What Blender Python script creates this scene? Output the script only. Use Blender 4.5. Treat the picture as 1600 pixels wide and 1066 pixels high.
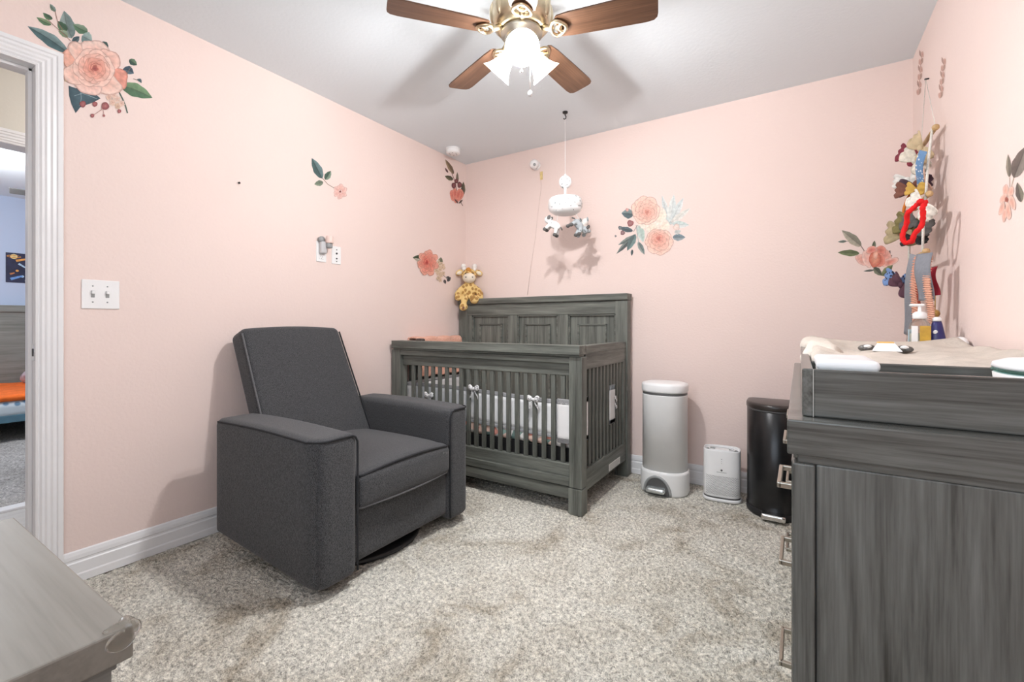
import bpy, bmesh, math, random
import numpy as np
from mathutils import Vector, Matrix, Euler
random.seed(7); rng = np.random.default_rng(7)
for o in list(bpy.data.objects): bpy.data.objects.remove(o)
sc = bpy.context.scene; COL = sc.collection
PI = math.pi
# ------------------------------------------------------------------ camera
FPX, HY, TH = 708.0, 506.0, math.radians(32.4)
CX, CY, CZ = 2.473, -3.14, 1.044
cam = bpy.data.cameras.new('camera'); camo = bpy.data.objects.new('camera', cam); COL.objects.link(camo)
camo.location = (CX, CY, CZ); camo.rotation_euler = (PI/2, 0, TH)
cam.sensor_width = 36; cam.lens = FPX/1600*36; cam.shift_y = (HY-533)/1600; cam.clip_start = .02
sc.camera = camo
# ------------------------------------------------------------------ world, lights, exposure
W = bpy.data.worlds.new('daylight'); sc.world = W; W.use_nodes = True
nt = W.node_tree; bg = nt.nodes['Background']
sky = nt.nodes.new('ShaderNodeTexSky')
try:
    sky.sky_type = 'NISHITA'; sky.sun_disc = False; sky.sun_elevation = math.radians(48); sky.sun_rotation = math.radians(40)
except Exception: pass
nt.links.new(sky.outputs[0], bg.inputs[0]); bg.inputs[1].default_value = .25
sc.view_settings.view_transform = 'Standard'; sc.view_settings.look = 'None'
sc.view_settings.exposure = 0.14; sc.view_settings.gamma = 1; sc.view_settings.use_curve_mapping = False
def light(name, kind, loc, energy, color=(1,1,1), rot=(0,0,0), **kw):
    l = bpy.data.lights.new(name, kind); l.energy = energy; l.color = color
    for k, v in kw.items():
        if k == 'portal': l.cycles.is_portal = v
        else: setattr(l, k, v)
    o = bpy.data.objects.new(name, l); COL.objects.link(o); o.location = loc; o.rotation_euler = rot
    return o
WX0, WX1, WZ0, WZ1 = 1.25, 2.75, .95, 2.15            # window in the front wall (behind the camera)
YF = -3.60                                            # front wall
light('window_daylight', 'AREA', ((WX0+WX1)/2, YF+.01, (WZ0+WZ1)/2), 17, (.86,.94,1), (-PI/2,0,PI), shape='RECTANGLE', size=WX1-WX0, size_y=WZ1-WZ0)
light('hall_added_light', 'POINT', (-.6,-1.6,2.25), 20, (1,.98,.95), shadow_soft_size=.12)  # unseen point source added so the hall is not dark
light('far_room_added_light', 'POINT', (-3.0,-2.6,2.0), 56, (.97,.98,1), shadow_soft_size=.15)  # added to brighten the far bedroom, no fixture modelled at this spot
FAN = Vector((1.511,-1.551,0)); FAN_W = 46
for k in range(3):
    a = math.radians(122.4+60+120*k)
    light('fan_bulb_light', 'POINT', (FAN.x+.085*math.cos(a), FAN.y+.085*math.sin(a), 2.112), FAN_W, (.985,.985,1), shadow_soft_size=.022)

# ------------------------------------------------------------------ helpers
RW, RH = 2.976, 2.44
_c, _s = math.cos(TH), math.sin(TH)
def ray(px, py):
    u = (px-800)/FPX; return Vector((u*_c-_s, u*_s+_c, (HY-py)/FPX))
def at_x(px, py, X): d = ray(px,py); return Vector((CX,CY,CZ))+d*((X-CX)/d.x)
def at_y(px, py, Y): d = ray(px,py); return Vector((CX,CY,CZ))+d*((Y-CY)/d.y)
def at_z(px, py, Z): d = ray(px,py); return Vector((CX,CY,CZ))+d*((Z-CZ)/d.z)
def lin(c):
    return tuple(((v/255)/12.92 if v/255 <= .04045 else ((v/255+.055)/1.055)**2.4) for v in c)

class G:
    def __init__(s): s.bm = bmesh.new()
    def add(s, verts, faces, smooth=False):
        vs = [s.bm.verts.new(v) for v in verts]
        for f in faces:
            try:
                fc = s.bm.faces.new([vs[i] for i in f]); fc.smooth = smooth
            except ValueError: pass
        return s
    def merge(s, other, smooth=None):
        other.verts.index_update()
        vs = [s.bm.verts.new(v.co) for v in other.verts]
        for f in other.faces:
            fc = s.bm.faces.new([vs[v.index] for v in f.verts]); fc.smooth = f.smooth if smooth is None else smooth
        other.free(); return s
    def box(s, x0,x1,y0,y1,z0,z1, bev=0, seg=2, M=None):
        t = bmesh.new(); bmesh.ops.create_cube(t, size=1)
        for v in t.verts: v.co = Vector((x0+(v.co.x+.5)*(x1-x0), y0+(v.co.y+.5)*(y1-y0), z0+(v.co.z+.5)*(z1-z0)))
        if bev > 0:
            b = min(bev, .49*min(abs(x1-x0),abs(y1-y0),abs(z1-z0)))
            bmesh.ops.bevel(t, geom=list(t.edges), offset=b, segments=seg, profile=.5, affect='EDGES')
        if M is not None: bmesh.ops.transform(t, matrix=M, verts=t.verts)
        return s.merge(t)
    def rbox(s, lo, hi, r, n=14, f=None):
        t = bmesh.new(); bmesh.ops.create_cube(t, size=2)
        bmesh.ops.subdivide_edges(t, edges=list(t.edges), cuts=n, use_grid_fill=True)
        lo = Vector(lo); hi = Vector(hi); h = (hi-lo)/2; c = (hi+lo)/2; r = min(r, min(h)*.999)
        A0 = .68
        def pos(a, hh):
            b = abs(a)
            if b <= A0: return math.copysign(b/A0*(hh-r), a)
            return math.copysign(hh-r+r*math.tan(min(1,(b-A0)/(1-A0))*PI/4), a)
        for v in t.verts:
            p = Vector([pos(v.co[i], h[i]) for i in range(3)])
            inn = Vector([max(-(h[i]-r), min(h[i]-r, p[i])) for i in range(3)])
            d = p-inn
            if d.length > 1e-9: p = inn+d.normalized()*max(abs(d[i]) for i in range(3))
            co = c+p
            v.co = Vector(f(co)) if f else co
        for fc in t.faces: fc.smooth = True
        return s.merge(t)
    def lathe(s, c, prof, n=32, sx=1, sy=1, M=None, smooth=True, cap=True, a0=0, a1=2*PI, p=2.0):
        c = Vector(c); full = abs(a1-a0-2*PI) < 1e-6; m = n if full else n+1
        vs = []; fs = []
        def sp(a):
            ca, sa = math.cos(a), math.sin(a)
            return (math.copysign(abs(ca)**(2/p), ca), math.copysign(abs(sa)**(2/p), sa))
        for r, z in prof:
            for k in range(m):
                a = a0+(a1-a0)*k/n; ca, sa = sp(a)
                v = Vector((r*ca*sx, r*sa*sy, z))
                if M is not None: v = M @ v
                vs.append(c+v)
        for i in range(len(prof)-1):
            for k in range(n):
                k2 = (k+1) % m if full else k+1
                fs.append((i*m+k, i*m+k2, (i+1)*m+k2, (i+1)*m+k))
        if cap and full:
            if prof[0][0] > 1e-6: fs.append(tuple(range(m))[::-1])
            if prof[-1][0] > 1e-6: fs.append(tuple((len(prof)-1)*m+k for k in range(m)))
        return s.add(vs, fs, smooth)
    def cyl(s, p0, p1, r0, r1=None, n=12, smooth=True):
        p0 = Vector(p0); p1 = Vector(p1); r1 = r0 if r1 is None else r1
        d = (p1-p0); M = d.to_track_quat('Z','Y').to_matrix()
        return s.lathe(p0, [(r0,0),(r1,d.length)], n, M=M, smooth=smooth)
    def tube(s, pts, r, n=8, closed=False, cap=True):
        pts = [Vector(p) for p in pts]; N = len(pts); rr = r if hasattr(r,'__len__') else [r]*N
        tang = []
        for i in range(N):
            a = pts[(i-1)%N] if closed or i > 0 else pts[i]; b = pts[(i+1)%N] if closed or i < N-1 else pts[i]
            d = b-a; tang.append(d.normalized() if d.length > 1e-9 else Vector((0,0,1)))
        up = Vector((0,0,1)) if abs(tang[0].z) < .9 else Vector((1,0,0))
        nrm = tang[0].cross(up).normalized(); vs = []; fs = []
        for i in range(N):
            nrm = (nrm - tang[i]*nrm.dot(tang[i]))
            nrm = nrm.normalized() if nrm.length > 1e-6 else tang[i].orthogonal().normalized()
            b = tang[i].cross(nrm)
            for k in range(n):
                a = 2*PI*k/n; vs.append(pts[i]+(nrm*math.cos(a)+b*math.sin(a))*rr[i])
        for i in range(N if closed else N-1):
            j = (i+1) % N
            for k in range(n): fs.append((i*n+k, i*n+(k+1)%n, j*n+(k+1)%n, j*n+k))
        if cap and not closed: fs += [tuple(range(n))[::-1], tuple((N-1)*n+k for k in range(n))]
        return s.add(vs, fs, True)
    def ball(s, c, r, u=16, v=10, M=None):
        r = (r,r,r) if not hasattr(r,'__len__') else r; c = Vector(c)
        t = bmesh.new(); bmesh.ops.create_uvsphere(t, u_segments=u, v_segments=v, radius=1)
        for q in t.verts:
            p = Vector((q.co.x*r[0], q.co.y*r[1], q.co.z*r[2]))
            if M is not None: p = M @ p
            q.co = c+p
        return s.merge(t, True)
    def prism(s, poly, fn0, fn1, smooth=False):
        n = len(poly); vs = [fn0(p) for p in poly]+[fn1(p) for p in poly]
        fs = [tuple(range(n))[::-1], tuple(range(n,2*n))]+[(i,(i+1)%n,n+(i+1)%n,n+i) for i in range(n)]
        return s.add(vs, fs, smooth)
    def sheet(s, fn, nu, nv, th=0, smooth=True):
        vs = [Vector(fn(i/nu, j/nv)) for j in range(nv+1) for i in range(nu+1)]
        q = lambda i,j: j*(nu+1)+i
        fs = [(q(i,j),q(i+1,j),q(i+1,j+1),q(i,j+1)) for j in range(nv) for i in range(nu)]
        if th:
            t = bmesh.new(); vv = [t.verts.new(v) for v in vs]
            for f in fs: t.faces.new([vv[i] for i in f])
            bmesh.ops.recalc_face_normals(t, faces=t.faces); t.normal_update()
            off = [v.co - v.normal*th for v in t.verts]; t.free()
            N = len(vs); vs2 = vs+off
            fs2 = fs+[tuple(N+i for i in f[::-1]) for f in fs]
            rim = [q(i,0) for i in range(nu)]+[q(nu,j) for j in range(nv)]+[q(i,nv) for i in range(nu,0,-1)]+[q(0,j) for j in range(nv,0,-1)]
            for a, b in zip(rim, rim[1:]+rim[:1]): fs2.append((b,a,N+a,N+b))
            return s.add(vs2, fs2, smooth)
        return s.add(vs, fs, smooth)

ORG = {}
def org(o): return ORG.get(o.name, Vector((0,0,0))) if o else Vector((0,0,0))
def empty(name, loc, label, cat, group=None):
    o = bpy.data.objects.new(name, None); COL.objects.link(o); o.location = loc; o.empty_display_size = .05
    ORG[o.name] = Vector(loc); tag(o, label, cat, group); return o
def tag(o, label=None, cat=None, group=None, kind=None):
    if label: o['label'] = label
    if cat: o['category'] = cat
    if group: o['group'] = group
    if kind: o['kind'] = kind
    return o
def ob(name, g, m, parent=None, base=None):
    """links geometry g (world coordinates) as one mesh object; base = world origin for a top-level mesh"""
    bm = g.bm if isinstance(g, G) else g
    o0 = org(parent) if parent else Vector(base or (0,0,0))
    if o0.length: bmesh.ops.translate(bm, vec=-o0, verts=bm.verts)
    bmesh.ops.recalc_face_normals(bm, faces=bm.faces)
    me = bpy.data.meshes.new(name); bm.to_mesh(me); bm.free()
    for mm in (m if isinstance(m, (list,tuple)) else [m]): me.materials.append(mm)
    o = bpy.data.objects.new(name, me); COL.objects.link(o)
    if parent: o.parent = parent
    else: o.location = o0
    ORG[o.name] = o0
    return o
def struct(name, g, m, label=None, cat=None):
    o = ob(name, g, m); o['kind'] = 'structure'
    if label: o['label'] = label; o['category'] = cat
    return o
def mesh_copy(src, parent, off=(0,0,0)):
    c = src.copy(); COL.objects.link(c); c.parent = parent; c.location = Vector(src.location)+Vector(off); return c
def remesh(name, g, m, parent=None, base=None, voxel=.004, smooth=4):
    o = ob(name, g, m, parent, base)
    md = o.modifiers.new('r','REMESH'); md.mode = 'VOXEL'; md.voxel_size = voxel; md.use_smooth_shade = True
    if smooth:
        sm = o.modifiers.new('s','SMOOTH'); sm.iterations = smooth; sm.factor = .5
    dg = bpy.context.evaluated_depsgraph_get(); dg.update()
    me = bpy.data.meshes.new_from_object(o.evaluated_get(dg)); o.modifiers.clear()
    old = o.data; o.data = me; me.name = name; bpy.data.meshes.remove(old)
    if not me.materials: me.materials.append(m)
    return o

# ------------------------------------------------------------------ materials
def mat(name, col, rough=.5, metal=0, noise=None, bump=None, **kw):
    """noise=(scale, amount): brightness variation; bump=(scale, strength, distance)"""
    m = bpy.data.materials.new(name); m.use_nodes = True; N = m.node_tree.nodes; L = m.node_tree.links
    b = N['Principled BSDF']; b.inputs['Base Color'].default_value = (*col,1); b.inputs['Roughness'].default_value = rough
    b.inputs['Metallic'].default_value = metal
    for k, v in kw.items(): b.inputs[k].default_value = v
    tc = N.new('ShaderNodeTexCoord')
    if noise:
        t = N.new('ShaderNodeTexNoise'); t.inputs['Scale'].default_value = noise[0]; t.inputs['Detail'].default_value = 4
        L.new(tc.outputs['Object'], t.inputs['Vector'])
        r = N.new('ShaderNodeValToRGB'); r.color_ramp.elements[0].position = .3; r.color_ramp.elements[1].position = .7
        r.color_ramp.elements[0].color = (*[c*(1-noise[1]) for c in col],1); r.color_ramp.elements[1].color = (*[min(1,c*(1+noise[1])) for c in col],1)
        L.new(t.outputs['Fac'], r.inputs[0]); L.new(r.outputs[0], b.inputs['Base Color'])
    if bump:
        t = N.new('ShaderNodeTexNoise'); t.inputs['Scale'].default_value = bump[0]; t.inputs['Detail'].default_value = 3
        L.new(tc.outputs['Object'], t.inputs['Vector'])
        bp = N.new('ShaderNodeBump'); bp.inputs['Strength'].default_value = bump[1]; bp.inputs['Distance'].default_value = bump[2]
        L.new(t.outputs['Fac'], bp.inputs['Height']); L.new(bp.outputs[0], b.inputs['Normal'])
    return m
def wood(name, axis, dark, mid, light_, rough=.5, sc_=1.0):
    m = bpy.data.materials.new(name); m.use_nodes = True; N = m.node_tree.nodes; L = m.node_tree.links
    b = N['Principled BSDF']; b.inputs['Roughness'].default_value = rough
    tc = N.new('ShaderNodeTexCoord'); mp = N.new('ShaderNodeMapping')
    s = [22*sc_]*3; s['xyz'.index(axis)] = 1.3*sc_; mp.inputs['Scale'].default_value = s
    L.new(tc.outputs['Object'], mp.inputs['Vector'])
    n1 = N.new('ShaderNodeTexNoise'); n1.inputs['Scale'].default_value = 1.2; n1.inputs['Detail'].default_value = 6; n1.inputs['Roughness'].default_value = .65; n1.inputs['Distortion'].default_value = .3
    L.new(mp.outputs[0], n1.inputs['Vector'])
    mp2 = N.new('ShaderNodeMapping'); s2 = [240*sc_]*3; s2['xyz'.index(axis)] = 7*sc_; mp2.inputs['Scale'].default_value = s2
    L.new(tc.outputs['Object'], mp2.inputs['Vector'])
    n2 = N.new('ShaderNodeTexNoise'); n2.inputs['Scale'].default_value = 1; n2.inputs['Detail'].default_value = 3
    L.new(mp2.outputs[0], n2.inputs['Vector'])
    r = N.new('ShaderNodeValToRGB'); e = r.color_ramp.elements
    e[0].position = .28; e[0].color = (*dark,1); e[1].position = .72; e[1].color = (*light_,1)
    k = e.new(.5); k.color = (*mid,1)
    mx = N.new('ShaderNodeMath'); mx.operation = 'MULTIPLY_ADD'; mx.inputs[1].default_value = .35; mx.inputs[2].default_value = -.175
    L.new(n2.outputs['Fac'], mx.inputs[0])
    ad = N.new('ShaderNodeMath'); L.new(n1.outputs['Fac'], ad.inputs[0]); L.new(mx.outputs[0], ad.inputs[1])
    L.new(ad.outputs[0], r.inputs[0]); L.new(r.outputs[0], b.inputs['Base Color'])
    bp = N.new('ShaderNodeBump'); bp.inputs['Strength'].default_value = .25; bp.inputs['Distance'].default_value = .001
    L.new(ad.outputs[0], bp.inputs['Height']); L.new(bp.outputs[0], b.inputs['Normal'])
    return m
def glass(name, col, rough=.05, body=.35):
    m = bpy.data.materials.new(name); m.use_nodes = True; N = m.node_tree.nodes; L = m.node_tree.links
    b = N['Principled BSDF']; b.inputs['Base Color'].default_value = (*col,1); b.inputs['Roughness'].default_value = rough
    b.inputs['Transmission Weight'].default_value = 1; b.inputs['IOR'].default_value = 1.45
    tr = N.new('ShaderNodeBsdfTransparent'); tr.inputs[0].default_value = (*col,1)
    mx = N.new('ShaderNodeMixShader'); mx.inputs[0].default_value = body
    L.new(tr.outputs[0], mx.inputs[1]); L.new(b.outputs[0], mx.inputs[2]); L.new(mx.outputs[0], N['Material Output'].inputs[0])
    return m
def print_mat():
    m = bpy.data.materials.new('decal_print'); m.use_nodes = True; N = m.node_tree.nodes; L = m.node_tree.links
    b = N['Principled BSDF']; b.inputs['Roughness'].default_value = .6
    a = N.new('ShaderNodeAttribute'); a.attribute_name = 'Col'
    t = N.new('ShaderNodeTexNoise'); t.inputs['Scale'].default_value = 60; tc = N.new('ShaderNodeTexCoord'); L.new(tc.outputs['Object'], t.inputs['Vector'])
    mr = N.new('ShaderNodeMapRange'); mr.inputs[1].default_value = .3; mr.inputs[2].default_value = .7; mr.inputs[3].default_value = .82; mr.inputs[4].default_value = 1.12
    L.new(t.outputs['Fac'], mr.inputs[0])
    mu = N.new('ShaderNodeVectorMath'); mu.operation = 'SCALE'; L.new(a.outputs['Color'], mu.inputs[0]); L.new(mr.outputs[0], mu.inputs['Scale'])
    L.new(mu.outputs[0], b.inputs['Base Color'])
    return m
def carpet_mat(name, c0, c1, c2):
    m = bpy.data.materials.new(name); m.use_nodes = True; N = m.node_tree.nodes; L = m.node_tree.links
    b = N['Principled BSDF']; b.inputs['Roughness'].default_value = .95; b.inputs['Specular IOR Level'].default_value = .1
    tc = N.new('ShaderNodeTexCoord')
    def nz(sc_, det, dist=0, rg=.5):
        t = N.new('ShaderNodeTexNoise'); t.inputs['Scale'].default_value = sc_; t.inputs['Detail'].default_value = det; t.inputs['Distortion'].default_value = dist; t.inputs['Roughness'].default_value = rg
        L.new(tc.outputs['Object'], t.inputs['Vector']); return t
    big = nz(3.2, 5, .9, .62); fine = nz(230, 2); mid = nz(70, 2)
    r = N.new('ShaderNodeValToRGB'); e = r.color_ramp.elements; e[0].position = .33; e[0].color = (*c0,1); e[1].position = .60; e[1].color = (*c2,1); k = e.new(.46); k.color = (*c1,1)
    L.new(big.outputs['Fac'], r.inputs[0])
    ad = N.new('ShaderNodeMath'); L.new(fine.outputs['Fac'], ad.inputs[0]); L.new(mid.outputs['Fac'], ad.inputs[1])
    mr = N.new('ShaderNodeMapRange'); mr.inputs[1].default_value = .7; mr.inputs[2].default_value = 1.3; mr.inputs[3].default_value = .44; mr.inputs[4].default_value = 1.42
    L.new(ad.outputs[0], mr.inputs[0])
    mu = N.new('ShaderNodeVectorMath'); mu.operation = 'SCALE'; L.new(r.outputs[0], mu.inputs[0]); L.new(mr.outputs[0], mu.inputs['Scale']); L.new(mu.outputs[0], b.inputs['Base Color'])
    bp = N.new('ShaderNodeBump'); bp.inputs['Strength'].default_value = .8; bp.inputs['Distance'].default_value = .006
    L.new(ad.outputs[0], bp.inputs['Height']); L.new(bp.outputs[0], b.inputs['Normal'])
    return m
def fabric(name, c0, c1, scale=700, bump=.4):
    m = bpy.data.materials.new(name); m.use_nodes = True; N = m.node_tree.nodes; L = m.node_tree.links
    b = N['Principled BSDF']; b.inputs['Roughness'].default_value = .9; b.inputs['Specular IOR Level'].default_value = .2
    b.inputs['Sheen Weight'].default_value = .15
    tc = N.new('ShaderNodeTexCoord'); t = N.new('ShaderNodeTexNoise'); t.inputs['Scale'].default_value = scale; t.inputs['Detail'].default_value = 3
    mp = N.new('ShaderNodeMapping'); mp.inputs['Scale'].default_value = (1,1,.35); L.new(tc.outputs['Object'], mp.inputs['Vector']); L.new(mp.outputs[0], t.inputs['Vector'])
    r = N.new('ShaderNodeValToRGB'); e = r.color_ramp.elements; e[0].position = .35; e[0].color = (*c0,1); e[1].position = .65; e[1].color = (*c1,1)
    L.new(t.outputs['Fac'], r.inputs[0]); L.new(r.outputs[0], b.inputs['Base Color'])
    bp = N.new('ShaderNodeBump'); bp.inputs['Strength'].default_value = bump; bp.inputs['Distance'].default_value = .001
    L.new(t.outputs['Fac'], bp.inputs['Height']); L.new(bp.outputs[0], b.inputs['Normal'])
    return m
def spots(name, base, spot, scale, lo=.28, hi=.36):
    m = bpy.data.materials.new(name); m.use_nodes = True; N = m.node_tree.nodes; L = m.node_tree.links
    b = N['Principled BSDF']; b.inputs['Roughness'].default_value = .95
    tc = N.new('ShaderNodeTexCoord'); t = N.new('ShaderNodeTexVoronoi'); t.inputs['Scale'].default_value = scale; L.new(tc.outputs['Object'], t.inputs['Vector'])
    r = N.new('ShaderNodeValToRGB'); e = r.color_ramp.elements; e[0].position = lo; e[0].color = (*spot,1); e[1].position = hi; e[1].color = (*base,1)
    L.new(t.outputs['Distance'], r.inputs[0]); L.new(r.outputs[0], b.inputs['Base Color'])
    n = N.new('ShaderNodeTexNoise'); n.inputs['Scale'].default_value = 300; L.new(tc.outputs['Object'], n.inputs['Vector'])
    bp = N.new('ShaderNodeBump'); bp.inputs['Strength'].default_value = .6; bp.inputs['Distance'].default_value = .003
    L.new(n.outputs['Fac'], bp.inputs['Height']); L.new(bp.outputs[0], b.inputs['Normal'])
    return m
def floral(name):
    m = bpy.data.materials.new(name); m.use_nodes = True; N = m.node_tree.nodes; L = m.node_tree.links
    b = N['Principled BSDF']; b.inputs['Roughness'].default_value = .9
    tc = N.new('ShaderNodeTexCoord'); t = N.new('ShaderNodeTexVoronoi'); t.inputs['Scale'].default_value = 22; L.new(tc.outputs['Object'], t.inputs['Vector'])
    r = N.new('ShaderNodeValToRGB'); r.color_ramp.interpolation = 'CONSTANT'; e = r.color_ramp.elements
    e[0].position = 0; e[0].color = (.75,.72,.68,1); e[1].position = .9; e[1].color = (.8,.78,.75,1)
    for p, c in ((.25,(.72,.30,.24,1)),(.4,(.30,.42,.38,1)),(.5,(.85,.60,.50,1)),(.65,(.78,.75,.72,1)),(.8,(.16,.24,.22,1))):
        k = e.new(p); k.color = c
    L.new(t.outputs['Color'], r.inputs[0]); L.new(r.outputs[0], b.inputs['Base Color'])
    return m
def emis(name, col, strength, transp=0):
    m = bpy.data.materials.new(name); m.use_nodes = True; N = m.node_tree.nodes; L = m.node_tree.links
    b = N['Principled BSDF']; b.inputs['Base Color'].default_value = (.9,.88,.84,1); b.inputs['Emission Color'].default_value = (*col,1); b.inputs['Emission Strength'].default_value = strength
    if transp:
        tr = N.new('ShaderNodeBsdfTransparent'); mx = N.new('ShaderNodeMixShader'); mx.inputs[0].default_value = 1-transp
        L.new(tr.outputs[0], mx.inputs[1]); L.new(b.outputs[0], mx.inputs[2]); L.new(mx.outputs[0], N['Material Output'].inputs[0])
    return m

M_PINK = mat('pink_wall_paint', (.85,.695,.642), .75, bump=(75,.36,.004))
M_CEIL = mat('ceiling_paint', (.76,.815,.85), .85, bump=(55,.25,.004))
M_TRIM = mat('white_trim_paint', (.84,.84,.85), .35, noise=(9,.02))
M_CARPET = carpet_mat('beige_carpet', (.43,.385,.31), (.60,.568,.495), (.68,.655,.585))
M_CARPET2 = carpet_mat('grey_carpet', (.36,.34,.32), (.44,.42,.40), (.52,.50,.48))
DK, MD, LT = (.052,.055,.047), (.128,.136,.119), (.215,.228,.20)
WX_ = wood('grey_wood_x','x',DK,MD,LT); WY_ = wood('grey_wood_y','y',DK,MD,LT); WZ_ = wood('grey_wood_z','z',DK,MD,LT)
DW = ((.030,.029,.025),(.100,.102,.093),(.160,.165,.154))
DX_ = wood('dresser_wood_x','x',*DW,.24); DY_ = wood('dresser_wood_y','y',*DW,.24); DZ_ = wood('dresser_wood_z','z',*DW,.42)
NX_ = wood('chest_wood_x','x',(.145,.132,.112),(.195,.180,.155),(.22,.206,.18),.45,.5); NY_ = wood('chest_wood_y','y',(.10,.10,.092),(.16,.16,.148),(.22,.22,.205))
M_FAB = fabric('charcoal_fabric', (.022,.023,.025), (.098,.099,.103), 560)
M_PIPE = mat('dark_piping', (.016,.017,.02), .85, noise=(300,.3))
M_PIPEL = mat('grey_piping', (.12,.12,.125), .85, noise=(300,.3))
M_BLACK = mat('black_plastic', (.012,.012,.013), .4, noise=(20,.2))
M_WHITE = mat('white_plastic', (.88,.88,.88), .3, noise=(12,.02))
M_PAIL = mat('pail_grey_white', (.84,.845,.84), .38, noise=(12,.02))
M_GREY = mat('grey_plastic', (.32,.33,.33), .35, noise=(12,.05))
M_LGREY = mat('light_grey_plastic', (.56,.56,.57), .35, noise=(12,.04))
M_DGREY = mat('dark_grey_plastic', (.09,.09,.09), .4, noise=(12,.05))
M_CHROME = mat('chrome', (.8,.8,.8), .15, 1, noise=(30,.04))
M_BRASS = mat('antique_brass', (.62,.52,.36), .28, 1, noise=(25,.08))
M_NICKEL = mat('brushed_nickel', (.45,.42,.36), .35, 1, noise=(40,.06))
M_BLADE = wood('walnut_blade','x',(.055,.026,.014),(.11,.054,.030),(.17,.088,.05),.4)
M_PRINT = print_mat()

# ------------------------------------------------------------------ room shell
def grid_floor(name, x0,x1,y0,y1, step, amp, m):
    nx = int((x1-x0)/step)+1; ny = int((y1-y0)/step)+1
    X, Y = np.meshgrid(np.linspace(x0,x1,nx), np.linspace(y0,y1,ny))
    Z = rng.random((ny,nx)); Zb = (Z+np.roll(Z,1,0)+np.roll(Z,1,1)+np.roll(np.roll(Z,1,0),1,1))/4
    Z = (.55*Z+.9*Zb-.72)*amp
    X = X+(rng.random(X.shape)-.5)*step*.7; Y = Y+(rng.random(X.shape)-.5)*step*.7
    co = np.stack([X,Y,Z-.003],-1).reshape(-1,3).astype(np.float32)
    idx = np.arange(nx*ny).reshape(ny,nx)
    q = np.stack([idx[:-1,:-1],idx[:-1,1:],idx[1:,1:],idx[1:,:-1]],-1).reshape(-1,4)
    me = bpy.data.meshes.new(name); me.vertices.add(len(co)); me.vertices.foreach_set('co', co.ravel())
    me.loops.add(q.size); me.loops.foreach_set('vertex_index', q.ravel().astype(np.int32))
    me.polygons.add(len(q)); me.polygons.foreach_set('loop_start', np.arange(0,q.size,4,dtype=np.int32))
    me.polygons.foreach_set('use_smooth', np.ones(len(q),dtype=bool))
    me.update(calc_edges=True); me.materials.append(m)
    o = bpy.data.objects.new(name, me); COL.objects.link(o); return o
fl = grid_floor('floor', 0,RW, YF,0, .0055, .012, M_CARPET); fl['kind'] = 'structure'
g = G(); g.box(0-.1,RW+.1, YF-.1,.1, RH,RH+.1); struct('ceiling', g, M_CEIL)
g = G(); g.box(-.13,RW+.13, 0,.12, -.05,RH); struct('wall_back', g, M_PINK)
g = G(); g.box(RW,RW+.12, YF-.1,0, -.05,RH); struct('wall_right', g, M_PINK)
YJ = -2.652; YK = YJ-.83; ZD = 2.035; WT = .125       # door opening in the left wall
g = G(); g.box(-WT,0, YJ+.02,0, -.05,RH); g.box(-WT,0, YK-.02,YJ+.02, ZD+.02,RH); g.box(-WT,0, YF-.1,YK-.02, -.05,RH); struct('wall_left', g, M_PINK)
g = G(); g.box(-.13,WX0, YF-.12,YF, -.05,RH); g.box(WX1,RW+.12, YF-.12,YF, -.05,RH); g.box(WX0,WX1, YF-.12,YF, -.05,WZ0); g.box(WX0,WX1, YF-.12,YF, WZ1,RH); struct('wall_front', g, M_PINK)
# window behind the camera
g = G()
for a in ((WX0,WX0+.04,WZ0,WZ1),(WX1-.04,WX1,WZ0,WZ1),(WX0,WX1,WZ0,WZ0+.04),(WX0,WX1,WZ1-.04,WZ1),((WX0+WX1)/2-.02,(WX0+WX1)/2+.02,WZ0,WZ1),(WX0,WX1,1.53,1.57)):
    g.box(a[0],a[1], YF-.10,YF-.06, a[2],a[3], .004)
win = struct('window_1', g, M_TRIM)
g = G(); g.box(WX0,WX1, YF-.085,YF-.08, WZ0,WZ1); ob('pane', g, glass('window_glass',(.97,.98,.98)), win)
# baseboards: colonial profile
BP = [(0,0),(.014,0),(.014,.030),(.0115,.036),(.012,.078),(.0085,.083),(.0085,.090),(.011,.094),(.010,.108),(.006,.122),(0,.126)]
def basebd(name, a, b, nrm):
    a = Vector(a); b = Vector(b); nrm = Vector(nrm); g = G()
    g.prism(BP, lambda p: a+nrm*p[0]+Vector((0,0,p[1])), lambda p: b+nrm*p[0]+Vector((0,0,p[1])))
    return struct(name, g, M_TRIM)
basebd('baseboard_left', (0,YJ+.075,0), (0,0,0), (1,0,0))
basebd('baseboard_back', (0,0,0), (RW,0,0), (0,-1,0))
basebd('baseboard_right', (RW,0,0), (RW,YF,0), (-1,0,0))
# door casing (fluted), jamb, strike plate
CP = [(0,0),(0,.010),(.006,.013),(.010,.009),(.016,.016),(.024,.013),(.030,.018),(.040,.016),(.046,.021),(.056,.019),(.060,.024),(.074,.024),(.076,.020),(.076,0)]
def casing(name, x, y0, y1, zt, sgn=1):
    g = G(); P = CP; n = len(P); vs = []
    for st in range(4):
        for w, d in P:
            w -= .002
            y, z = [(y1+w,0),(y1+w,zt+w),(y0-w,zt+w),(y0-w,0)][st]
            vs.append((x+sgn*d, y, z))
    fs = [(s*n+i, s*n+i+1, (s+1)*n+i+1, (s+1)*n+i) for s in range(3) for i in range(n-1)]
    g.add(vs, fs); return struct(name, g, M_TRIM)
casing('trim_1', 0, YK, YJ, ZD)
g = G()
g.box(-WT-.012,.0, YJ,YJ+.02, 0,ZD+.02, .002); g.box(-WT-.012,0, YK-.02,YK, 0,ZD+.02, .002); g.box(-WT-.012,0, YK,YJ, ZD,ZD+.02, .002)
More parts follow.
